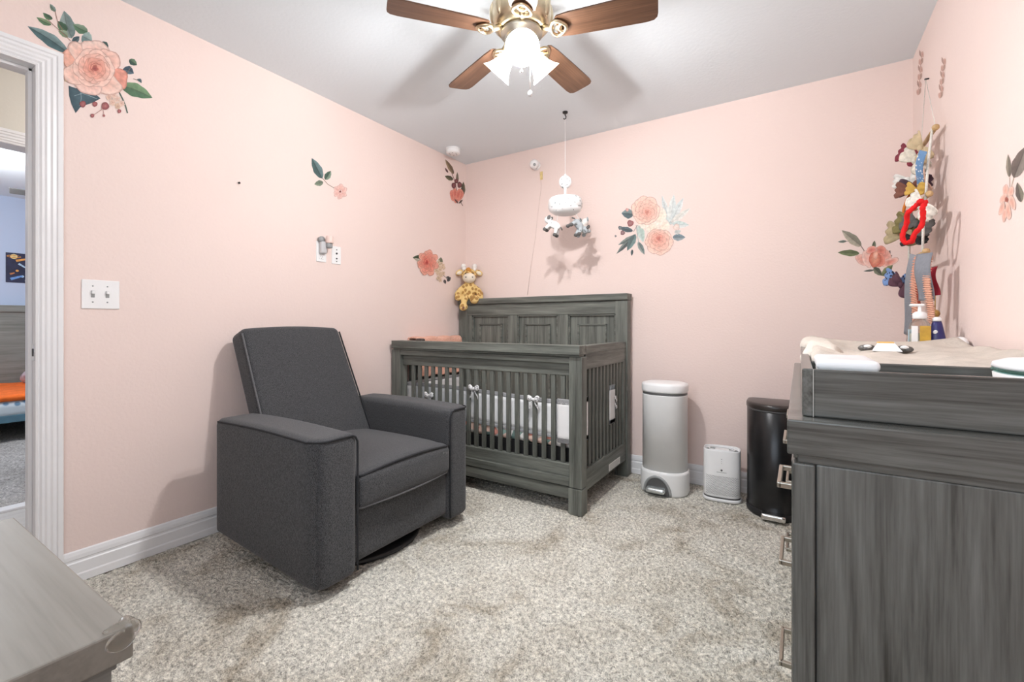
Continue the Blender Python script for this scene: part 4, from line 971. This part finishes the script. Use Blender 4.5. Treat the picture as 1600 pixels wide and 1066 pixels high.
# ------------------------------------------------------------------ hair bow hanger on the right wall
HG = empty('bow_hanger', (2.95,-.35,1.0), 'three-tier wooden dowel and rope hair bow hanger on the right wall', 'wall hanger')
M_DOW = wood('pale_dowel','y',(.45,.28,.12),(.58,.38,.18),(.66,.46,.24)); M_ROPE = mat('white_rope',(.80,.78,.72),.9,noise=(200,.15))
nlp = at_x(1450,123,RW-.004); g = G(); g.cyl(nlp+Vector((.004,0,0)), nlp+Vector((-.012,0,0)), .003, .004, 10); ob('nail', g, M_BLACK, HG)
tiers = []
for (px, py, X) in ((1462,199,2.945),(1452,303,2.915),(1447,393,2.90)):
    a = at_x(px,py,X); b = Vector((a.x, a.y+.27, a.z)); tiers.append((a,b))
    g = G(); g.cyl(a, b, .0085, .0085, 12); ob('dowel', g, M_DOW, HG)
    for e in (a,b): g = G(); g.ball(e, .013, 12, 8); ob('dowel_knob', g, M_DOW, HG)
g = G(); g.tube([tiers[0][0],nlp+Vector((-.008,0,0)),tiers[0][1]], .0012, 6); ob('hang_string', g, M_ROPE, HG)
for (a,b),(c,d) in zip(tiers[:-1],tiers[1:]):
    for p, q in ((a,c),(b,d)): g = G(); g.tube([p+Vector((-.009,.008,0)), (p+q)/2+Vector((-.012,.008,-.004)), q+Vector((-.009,.008,0))], .0045, 8); ob('rope', g, M_ROPE, HG)
# hair accessories, each its own thing
def cloth(nm, c, n=(40,.15), b=(120,.5,.003)): return mat(nm, c, .85, noise=n, bump=b)
def hbow(px, py, X, s, m, lab, tilt=0, fan=1.0, tails=False):
    s *= 1.45
    c = at_x(px,py,X); n = Vector((-.80,-.60,0)); up = Vector((0,0,1)); t = up.cross(n).normalized()*-1
    t2 = t*math.cos(tilt)+up*math.sin(tilt); u2 = up*math.cos(tilt)-t*math.sin(tilt); g = G()
    for sg in (-1,1):
        g.sheet(lambda u,v: c+t2*sg*s*(.08+.92*u)+u2*s*((v-.5)*(.24+1.05*fan*math.sin(PI*(.05+.72*u)))+.06*u)+n*(.010+s*.22*math.sin(PI*u)+s*.07*math.sin(v*15)*u), 10, 14, .002)
        if tails: g.sheet(lambda u,v: c+t2*sg*s*(.05+.55*u)+u2*s*(-1.1*u+(v-.5)*.32)+n*(.008+s*.06*math.sin(7*u)), 8, 4, .002)
    g.ball(c+n*.014, (s*.17,s*.17,s*.22), 12, 8)
    return tag(ob('hair_bow', g, m, base=c), lab, 'hair bow', 'hair bows on the wall hanger')
hbow(1424,243,2.92,.045, cloth('maroon_cloth',(.22,.03,.05)), 'maroon hair bow at the upper left of the hanger', .6)
hbow(1434,250,2.91,.055, cloth('cream_floral',(.72,.66,.56),(50,.25)), 'cream printed hair bow on the top dowel', .9, .7)
hbow(1443,232,2.92,.050, cloth('tan_cloth',(.58,.45,.28)), 'tan hair bow just under the top dowel', 1.1, .7)
hbow(1422,282,2.90,.050, cloth('white_cloth',(.80,.78,.74)), 'white hair bow above the brown one', .15, .6, False)
hbow(1433,292,2.91,.052, cloth('dark_plum',(.07,.035,.05)), 'dark plum hair bow in the middle of the hanger', .1, .8)
hbow(1424,297,2.885,.045, cloth('brown_bow_cloth',(.20,.075,.05)), 'reddish brown hair bow sticking out left of the middle dowel', .2, .8)
hbow(1434,296,2.895,.030, cloth('mustard_cloth',(.62,.38,.08)), 'small mustard hair bow beside the brown one', .3)
hbow(1444,322,2.90,.050, cloth('ivory_lace',(.82,.78,.70),(90,.2)), 'ivory lace hair bow under the middle dowel', .9, .7)
hbow(1448,284,2.93,.036, cloth('peach_cloth',(.80,.52,.40)), 'peach hair bow close to the wall', 1.2, .6)
hbow(1428,352,2.90,.058, cloth('olive_cloth',(.20,.17,.06)), 'olive hair bow behind the red scrunchie', .35, .9)
hbow(1415,366,2.88,.062, cloth('khaki_cloth',(.42,.34,.20)), 'khaki hair bow at the lower left of the scrunchie', .25, .9)
hbow(1436,350,2.90,.050, cloth('grey_bow_cloth',(.12,.115,.11)), 'dark grey hair bow inside the red scrunchie', .5, .9)
hbow(1432,374,2.90,.042, cloth('black_cloth',(.012,.011,.012)), 'black hair bow under the grey bow', .1, .7, False)
hbow(1408,438,2.885,.055, spots('blue_print_bow',(.20,.33,.62),(.03,.03,.06),60,.25,.4), 'blue printed hair bow left of the hanging ribbons', .35, .8)
hbow(1412,446,2.885,.045, cloth('navy_red_cloth',(.10,.04,.06)), 'dark wine hair bow beside the blue bow', .8, .8, False)
# gingham strip and orange loop
def ribbon(p0, p1, X, w, m, lab, ruff=0, X2=None, cat='ribbon', nm='hair_ribbon', freq=60):
    a = at_x(*p0, X); b = at_x(*p1, X2 if X2 else X); n = Vector((-.80,-.60,0)); d = (b-a); t = d.cross(n).normalized(); g = G()
    nv = 150 if ruff else 20
    g.sheet(lambda u,v: a+d*v+t*(u-.5)*(w+ruff*.9*math.sin(v*freq))+n*(.010+.010*math.sin(5*v)+ruff*math.sin(v*freq*1.3+u*3)*(.4+abs(u-.5))), 6, nv, .002)
    return tag(ob(nm, g, m, base=a), lab, cat)
ribbon((1447,236),(1438,300),2.905,.036, spots('blue_gingham',(.16,.30,.52),(.75,.78,.82),70,.2,.35), 'blue and white patterned strap on the hanger')
ribbon((1449,396),(1448,470),2.885,.062, cloth('slate_ribbon',(.24,.25,.28),(60,.05)), 'wide slate grey ribbon in front of the lowest dowel')
ribbon((1432,398),(1418,524),2.88,.036, cloth('light_slate_ribbon',(.30,.31,.34),(60,.05)), 'narrow slate grey ribbon at the left of the lowest dowel')
ribbon((1438,402),(1430,520),2.875,.030, cloth('salmon_ruffle',(.68,.34,.24),(90,.12)), 'left salmon ruffled ribbon on the lowest dowel', .0045, freq=150)
ribbon((1455,400),(1455,508),2.895,.026, cloth('salmon_ruffle_pale',(.70,.38,.27),(90,.12)), 'right salmon ruffled ribbon on the lowest dowel', .0045, freq=150)
ribbon((1440,408),(1438,500),2.882,.012, cloth('brick_ribbon',(.34,.06,.03)), 'thin brick red ribbon between the salmon and slate ribbons')
ribbon((1461,418),(1462,462),2.93,.040, cloth('crimson_ribbon',(.33,.012,.03)), 'short crimson ribbon nearest the wall')
c = at_x(1421,318,2.89); g = G(); tt = Vector((.6,-.8,0))
g.tube([c+tt*(.020*math.cos(a)+.020*math.sin(a))+Vector((0,0,.050*math.sin(a))) for a in np.linspace(0,2*PI,24,endpoint=False)], .006, 8, True)
tag(ob('hair_tie', g, cloth('orange_elastic',(.72,.22,.03)), base=c), 'orange elastic hair tie loop above the red scrunchie', 'hair tie')
c = at_x(1434,343,2.855); g = G(); pts = []; rr = []
for k in range(60):
    a = 2*PI*k/60; w = 1+.05*math.sin(9*a); lx = .032*math.cos(a)*(1-.35*math.sin(a))*w+.026*math.sin(a); lz_ = .073*math.sin(a)*w+.012*math.cos(2*a)
    pts.append(c+tt*lx+Vector((0,0,lz_))+Vector((-.8,-.6,0))*(.012+.006*math.sin(5*a))); rr.append(.0088+.0012*math.sin(23*a))
g.tube(pts, rr, 12, True); tag(ob('scrunchie', g, cloth('red_velvet',(.72,.006,.008)), base=c), 'bright red scrunchie hanging on the hanger', 'scrunchie')
c = at_x(1461,490,2.94); g = G(); g.ball(c, (.016,.016,.016), 14, 10); g.cyl(c+Vector((0,0,-.045)), c+Vector((0,0,-.012)), .006, .011, 12); g.tube([c+Vector((0,0,.014)), at_x(1461,462,2.94)], .002, 6)
tag(ob('pendant', g, mat('gilt_bead',(.60,.38,.12),.35,.6,noise=(40,.15)), base=c), 'gold bead pendant hanging below the crimson ribbon', 'pendant')

# ------------------------------------------------------------------ flower wall decals (flat prints stuck on the walls)
def decal(name, plane, label, cen):
    fn, nrm = {'L': (lambda x,y: at_x(x,y,0), Vector((1,0,0))), 'B': (lambda x,y: at_y(x,y,0), Vector((0,-1,0))), 'R': (lambda x,y: at_x(x,y,RW), Vector((-1,0,0)))}[plane]
    e = empty(name, fn(*cen), label, 'wall decal', 'flower wall decals'); return dict(e=e, fn=fn, n=nrm, k=0)
def piece(D, nm, pts, cols, faces):
    D['k'] += 1; off = D['n']*(.0006+.00003*D['k']); o0 = ORG[D['e'].name]
    me = bpy.data.meshes.new(nm); me.from_pydata([D['fn'](x,y)+off-o0 for x,y in pts], [], faces); me.update()
    ca = me.color_attributes.new('Col','FLOAT_COLOR','POINT')
    for i, c in enumerate(cols): ca.data[i].color = (*[v*.93 for v in lin(c)],1)
    me.materials.append(M_PRINT); o = bpy.data.objects.new(nm, me); COL.objects.link(o); o.parent = D['e']; return o
def mixc(a, b, t): return tuple(a[i]*(1-t)+b[i]*t for i in range(3))
def leaf(D, p0, p1, w, ca, cb=None, rib=None, bend=0, nm='leaf', fat=.8):
    cb = cb or mixc(ca,(255,255,255),.2); rib = rib or (mixc(ca,(0,0,0),.35) if sum(ca) < 600 else mixc(ca,(120,130,128),.3)); n = 14
    dx, dy = p1[0]-p0[0], p1[1]-p0[1]; L = math.hypot(dx,dy); tx, ty = dx/L, dy/L; nx, ny = -ty, tx
    pts, cols, fs = [], [], []
    for i in range(n+1):
        s = i/n; h = w/2*math.sin(PI*s**fat)**.85*(1+.05*math.sin(s*19)); b = bend*math.sin(PI*s)
        cx, cy = p0[0]+dx*s+nx*b, p0[1]+dy*s+ny*b
        for q, c in ((-1,ca),(-.12,mixc(ca,rib,.3)),(0,rib),(.12,mixc(cb,rib,.3)),(1,cb)):
            pts.append((cx+nx*h*q, cy+ny*h*q)); cols.append(mixc(c,(0,0,0),(.10 if sum(ca) < 600 else .03)*(1-s)))
    for i in range(n):
        for q in range(4): fs.append((i*5+q,i*5+q+1,i*5+q+6,i*5+q+5))
    return piece(D, nm, pts, cols, fs)
def line(D, pl, w, c, nm='stem'):
    pts, cols, fs = [], [], []
    for i, p in enumerate(pl):
        a = pl[max(0,i-1)]; b = pl[min(len(pl)-1,i+1)]; L = math.hypot(b[0]-a[0],b[1]-a[1]); nx, ny = -(b[1]-a[1])/L*w/2, (b[0]-a[0])/L*w/2
        pts += [(p[0]+nx,p[1]+ny),(p[0]-nx,p[1]-ny)]; cols += [c,c]
        if i: fs.append((2*i-2,2*i-1,2*i+1,2*i))
    return piece(D, nm, pts, cols, fs)
def blob(D, cx, cy, rx, ry, cin, cout, rot=0, nm='petal', wob=.07, seed=0, edge=None, off=(0,0)):
    n = 22; r1 = random.Random(seed); ph = r1.uniform(0,6.3); pts = [(cx+off[0],cy+off[1])]; cols = [cin]; cr, sr = math.cos(rot), math.sin(rot); rings = [(.6,mixc(cin,cout,.55)),(.9,cout),(1,edge or mixc(cout,(120,60,50),.36))]
    for rr, c in rings:
        for k in range(n):
            a = 2*PI*k/n; w = rr*(1+wob*math.sin(3*a+ph)+wob*.6*math.sin(5*a+2*ph)); x, y = rx*w*math.cos(a), ry*w*math.sin(a); q = 1-rr
            pts.append((cx+off[0]*q+x*cr-y*sr, cy+off[1]*q+x*sr+y*cr)); cols.append(c)
    fs = [(0,1+k,1+(k+1)%n) for k in range(n)]
    for j in range(2): fs += [(1+j*n+k, 1+(j+1)*n+k, 1+(j+1)*n+(k+1)%n, 1+j*n+(k+1)%n) for k in range(n)]
    return piece(D, nm, pts, cols, fs)
def rose(D, cx, cy, rx, ry, pale, deep, dark, rot=0, heart=(0,0), rings=((6,.56,.52),(6,.40,.44),(5,.26,.34),(4,.14,.24)), seed=0):
    cr, sr = math.cos(rot), math.sin(rot); N = len(rings)
    for j, (n, d, s) in enumerate(rings):
        t = j/max(1,N-1)
        for k in range(n):
            a = 2*PI*(k+.5*(j%2)+.17*seed)/n; hx, hy = heart[0]*t, heart[1]*t
            x, y = d*rx*math.cos(a), d*ry*math.sin(a); X, Y = cx+hx+x*cr-y*sr, cy+hy+x*sr+y*cr
            r1 = random.Random(seed*99+j*10+k); lt = r1.uniform(-.12,.16)
            co = mixc(mixc(pale,deep,t*.8),(255,240,232),max(0,lt)); ci = mixc(mixc(pale,deep,.35+.5*t),dark,max(0,-lt)+.1*t)
            blob(D, X, Y, s*rx, s*ry*.86, ci, co, rot+a+PI/2, 'petal', .08, seed*7+j*5+k, off=(-x*.45,-y*.45))
    blob(D, cx+heart[0], cy+heart[1], rx*.14, ry*.15, dark, mixc(deep,dark,.5), rot, 'heart', .15, seed)
    line(D, [(cx+heart[0]+rx*.03*q*math.cos(q*.9+seed), cy+heart[1]+ry*.03*q*math.sin(q*.9+seed)) for q in range(1,11)], max(.5,rx*.025), mixc(deep,dark,.6), 'spiral')
def bloom(D, cx, cy, rx, ry, n, c0, c1, mid, seed=0):
    for k in range(n):
        a = 2*PI*k/n+.3*seed; blob(D, cx+.58*rx*math.cos(a), cy+.58*ry*math.sin(a), rx*.42, ry*.42, c0, c1, 0, 'petal', .10, seed+k, off=(-.3*rx*math.cos(a),-.3*ry*math.sin(a)))
    blob(D, cx, cy, rx*.16, ry*.16, mid, mixc(mid,c0,.4), 0, 'heart', .1, seed)
TEAL, SAGE, GRN, MINT, SLATE, OLV, TAUPE = (84,116,120), (146,168,162), (104,140,104), (188,206,196), (100,118,124), (112,116,84), (176,164,146)
PALE, CORAL, WINE = (246,208,194), (226,146,126), (160,84,80)
# 1: big rose spray above the door casing
D = decal('rose_decal', 'L', 'large pink rose decal with teal leaves beside the door top', (145,108))
for p0,p1,w,a,b in (((112,60),(100,17),24,(160,178,174),(128,150,148)),((106,82),(43,41),19,TEAL,(140,166,166)),((80,39),(57,27),9,GRN,(150,172,130)),((82,30),(67,20),8,GRN,(70,100,80)),((105,48),(90,33),13,(96,132,98),(70,104,80)),((87,18),(78,6),7,(130,150,130),SAGE),((106,58),(91,48),10,(140,166,130),(170,188,160)),((137,50),(114,38),14,(98,136,104),(140,164,140)),((128,56),(144,64),20,(172,196,192),(120,150,150)),((113,66),(124,57),10,(70,96,104),SLATE),
    ((158,66),(169,77),11,(64,96,90),(110,140,120)),((202,93),(214,102),10,(110,140,112),(60,90,80)),((192,108),(209,115),13,(70,92,108),(96,120,134)),((214,124),(221,130),5,SLATE,TEAL),((189,133),(238,153),21,(128,164,122),(84,124,92))): leaf(D,p0,p1,w,a,b,bend=random.uniform(-2,2))
line(D, [(110,64),(98,52),(84,40),(74,30)], 1, (150,110,96)); line(D, [(98,48),(90,34),(86,18)], 1, (150,110,96)); line(D, [(186,144),(192,156),(196,166),(199,177)], 2.2, (90,106,96)); line(D, [(198,124),(199,114),(205,104)], 1, (120,110,100)); line(D,[(208,123),(216,126)],.8,(130,110,100))
piece(D, 'leaf', [(128,150),(107,134),(118,138),(130,138),(141,140),(157,154),(146,160),(132,165),(125,168),(118,177),(112,164),(108,150)], [(78,104,114)]+[(56,80,90)]*11, [(0,1+k,1+(k+1)%11) for k in range(11)])
line(D, [(116,150),(128,146),(140,150),(152,155)], .8, (150,170,176)); line(D,[(124,166),(127,154),(126,142)],.8,(150,170,176))
for x,y,r,c in ((176,160,6,(238,214,196)),(183,155,6,(240,220,205)),(170,152,5,(236,208,190)),(184,166,5,(226,200,170)),(190,162,5,(240,214,200)),(178,150,5,(244,222,208)),(105,124,5,(228,214,176)),(112,119,4,(206,206,150))): bloom(D,x,y,r,r,5,(226,180,160),c,(200,140,120),int(x))
for x,y,r in ((164,166,6),(148,163,4),(129,163,5),(144,181,3),(162,181,2),(186,174,3)): blob(D,x,y,r,r,(190,120,116),(140,70,76),0,'berry',.05,x)
line(D,[(146,180),(158,172),(162,160)],.8,(170,120,110)); line(D,[(162,180),(160,170)],.8,(170,120,110))
for x,y,rx,ry,rot,c in ((112,92,17,14,.6,(240,186,166)),(126,82,22,14,.5,(246,212,198)),(150,80,24,16,.5,(248,218,206)),(170,95,20,16,.9,(244,204,190)),(184,124,17,16,1.2,(232,160,142)),(166,132,24,17,.3,(247,214,200)),(140,134,22,15,.1,(246,212,200)),(116,116,18,17,.2,(247,212,198))): blob(D,x,y,rx,ry,mixc(c,CORAL,.45),c,rot,'petal',.08,x,off=((146-x)*.4,(108-y)*.4))
rose(D, 146,107, 36,30, (247,210,196), (228,142,120), (150,76,74), .5, (2,0), seed=3)
# 2: small sprig
D = decal('sprig_decal', 'L', 'small pink blossom sprig decal high on the left wall', (510,280))
line(D, [(500,274),(506,281),(512,288),(522,294)], 1, (150,130,118))
leaf(D,(503.4,279),(487,247),14,(76,104,104),(120,148,150)); leaf(D,(508,281),(517,267),10,(80,108,92),(150,170,150)); leaf(D,(505,285),(491,288),9,(150,164,140),(120,136,116))
bloom(D,531.5,299.5,11,12,6,(232,176,164),(242,204,194),(120,64,60),2)
# 3: bud sprig by the corner
D = decal('rosebud_decal', 'L', 'coral rosebud sprig decal on the left wall near the ceiling corner', (713,290))
line(D, [(705,268),(710,282),(713,296),(718,312),(723,322)], 1, (116,84,76))
leaf(D,(709,272),(695.5,249),7,(176,150,118),(130,106,84)); leaf(D,(708,281),(695,275),7,(120,112,82),(90,86,64)); leaf(D,(714.5,287),(714.5,269),4.5,(130,118,96)); leaf(D,(723,306),(724,284),7,(92,88,70),(120,112,92)); leaf(D,(700,270),(695,262),3,(110,70,66))
for x,y,r in ((709,290,4),(718,289,4),(713,283,3)): blob(D,x,y,r*.9,r*1.2,(150,90,90),(104,58,62),0,'berry',.05,x)
for x,y,rx,ry,rot in ((708,306,5,9,-.3),(719,305,5,9,.3),(713,308,6,9,0),(711,303,4,9,-.2),(716,304,4,9,.25)): blob(D,x,y,rx,ry,(206,104,90),(232,156,138),rot,'petal',.06,x)
leaf(D,(716,318),(710,311),3,(110,60,56)); leaf(D,(717,318),(723,312),3,(90,70,60))
# 4: coral rose with cream hydrangea
D = decal('coral_rose_decal', 'L', 'coral rose and cream hydrangea decal left of the plush giraffe', (672,412))
leaf(D,(659,404),(645,402.5),9,(96,116,84),(70,88,62)); leaf(D,(658,409),(647,404),5,(214,200,180),(226,214,196)); leaf(D,(687,414),(689,402),8,(150,158,130),(116,120,96))
line(D,[(692,430),(697,434),(702,437)],.8,(120,110,100)); leaf(D,(697,433),(704,437),6,(96,94,96),(190,180,176)); leaf(D,(694,437),(696,444),4.5,(84,72,72)); leaf(D,(699,440),(704,433),5,(80,80,84))
r1 = random.Random(4)
for k in range(26):
    a = r1.uniform(0,6.3); q = math.sqrt(r1.random()); x, y = 686+8*q*math.cos(a), 424+15*q*math.sin(a); bloom(D,x,y,3,3.6,4,(214,180,148),(238,218,192),(184,150,120),k)
rose(D, 668,411, 15,21, (240,176,156), (222,110,92), (168,52,50), 0, (-2,-1), rings=((7,.60,.46),(6,.42,.42),(5,.26,.32),(4,.12,.22)), seed=2)
# 5: pale twin roses on the back wall
D = decal('twin_rose_decal', 'B', 'pale twin rose decal with slate leaves in the middle of the back wall', (1021,352))
for p0,p1,w,a,b in (((1047,350),(1034,305),10,(222,226,224),(236,236,232)),((1047,350),(1053,304),13,(240,242,238),(228,234,232)),((1047,350),(1068,309),12,(226,232,230),(238,240,238)),((1047,350),(1079,325),9,(238,234,226),(244,240,234)),((1050,350),(1077,352),11,(214,226,222),(238,240,236)),((1046,349),(1031,340),14,(206,222,218),(226,234,230)),
    ((990,335),(971,333),15,SLATE,(150,166,166)),((989,361),(967,356),8,(92,106,112),SLATE),((992,367),(963,397),8,(96,104,104),(150,158,152)),((992,368),(966,383),7,(110,122,118),(160,168,160)),((993,366),(980,392),11,(134,160,158),(104,122,122)),((997,378),(1007,398),8,(130,146,144),(170,178,172)),((988,390),(987,400),4,(90,100,100),SLATE),((998,352),(1005,379),12,(196,216,206),(214,226,218)),((1051,371),(1071,371),11,(130,150,160),(170,180,184)),((1054,364),(1064,361),8,(206,208,206),(220,216,212))): leaf(D,p0,p1,w,a,b)
line(D,[(994,352),(996,366),(998,380)],1,(170,180,176)); line(D,[(990,362),(996,352)],1,(150,140,136))
for x,y,r,c in ((985,349,5,(150,84,84)),(973,364,3.5,(130,90,92)),(962,369,1.6,(110,110,110)),(969,356,3,(90,96,100)),(1057,355,5,(236,212,200)),(1048,349,2.4,(190,200,196)),(980,328,2.5,(210,150,140))): blob(D,x,y,r,r,mixc(c,(255,255,255),.3),c,0,'berry',.08,int(x))
for k,(x,y) in enumerate(((1014,349),(1026,345),(1034,352),(1020,358),(1030,338),(1008,343))): blob(D,x,y,15,11,(246,228,208),(252,238,226),.4*k,'petal',.08,k,edge=(246,224,208))
rose(D, 1009,329, 23,23, (250,216,200), (238,172,152), (214,136,120), .3, (2,3), seed=5)
rose(D, 1030,378, 23,21, (250,214,198), (234,158,138), (200,116,104), .2, (-1,-5), seed=6)
# 6: rosebud at the right end of the back wall
D = decal('budding_rose_decal', 'B', 'coral rosebud decal with taupe leaf at the right end of the back wall', (1360,398))
line(D,[(1345,384),(1349,390),(1354,398)],1.4,(130,110,98)); line(D,[(1322,377),(1336,378)],.9,(130,130,116))
leaf(D,(1346,385),(1315,360),15,(198,188,168),(150,148,130)); leaf(D,(1323,377),(1309,378),4,(110,120,108)); leaf(D,(1343,396),(1308.6,394.7),10,(130,142,98),(100,112,74)); leaf(D,(1365,389),(1366.5,376),6,(104,112,84)); leaf(D,(1366,422),(1349,424),3.5,(110,112,104)); leaf(D,(1387,402),(1391,391),5,(104,92,86)); leaf(D,(1388,403),(1394,399),4,(120,108,100))
for x,y,rx,ry,rot,ci,co in ((1347,406,11,8,.6,(228,160,144),(240,196,184)),(1382,399,11,9,.3,(228,150,134),(240,190,176)),(1390,410,15,6,-.35,(232,140,122),(246,208,196)),(1356,404,9,14,-.15,(238,182,168),(247,212,200)),(1376,392,9,8,.2,(216,120,104),(234,164,146)),(1362,391,9,6,-.3,(222,120,106),(240,180,164)),(1374,407,9,11,.2,(214,112,94),(234,158,138)),(1367,406,9.5,12,0,(236,170,140),(214,116,94)),(1368,399,4,7,.15,(246,206,186),(232,164,140))): blob(D,x,y,rx,ry,ci,co,rot,'petal',.06,int(x+y))
leaf(D,(1365,418),(1378,431),10,(96,100,84),(140,144,120)); leaf(D,(1378,431),(1395,414),11,(150,160,116),(100,116,76))
# 7: blossom on the right wall
D = decal('blossom_decal', 'R', 'pink blossom decal with brown leaves at the right picture edge', (1580,290))
line(D,[(1578,278),(1578,292)],1,(190,170,150)); line(D,[(1585,276),(1580,294)],1.2,(190,170,150))
leaf(D,(1577.4,277),(1575.4,241),8.5,(172,160,142),(128,118,106)); leaf(D,(1584.5,278),(1604,228),22,(120,106,98),(160,150,140)); leaf(D,(1596,316),(1590,285),12,(112,100,92),(150,144,126))
for dx,dy,rx,ry,rot in ((-1,-14,4.5,10,0),(7,-12,4.5,9,.2),(-5,-2,4,9,.5),(9,4,5,12,-.3),(-7,14,4,11,.3),(3,18,4.5,14,-.1),(-3,24,3.5,11,.1)): blob(D,1573+dx,312+dy,rx,ry,(232,170,150),(243,205,190),rot,'petal',.05,int(dx+20))
blob(D,1573.5,312,3,4,(140,76,64),(190,120,104),0,'heart',.1,1)
# 8, 9: two slim sprays beside the right corner
for (X0,Y0,X1,Y1,lab) in ((1440,82,1436,141,'slim dusty pink spray decal closest to the right corner'),(1475,93,1470,146,'slim dusty pink spray decal right of the hanger string')):
    D = decal('spray_decal', 'R', lab, ((X0+X1)/2,(Y0+Y1)/2)); line(D,[(X0,Y0+6),(X1,Y1)],1,(190,150,136))
    for k in range(6):
        t = k/5; x, y = X0+(X1-X0)*t, Y0+(Y1-Y0)*t; s = 1 if k % 2 else -1
        leaf(D,(x,y+7),(x+s*3.2,y-4),4.2,(206,170,156),(222,190,174),(150,110,98)); blob(D,x-s*1.5,y+3,2.2,4.5,(206,160,146),(224,186,172),0,'petal',.08,k)
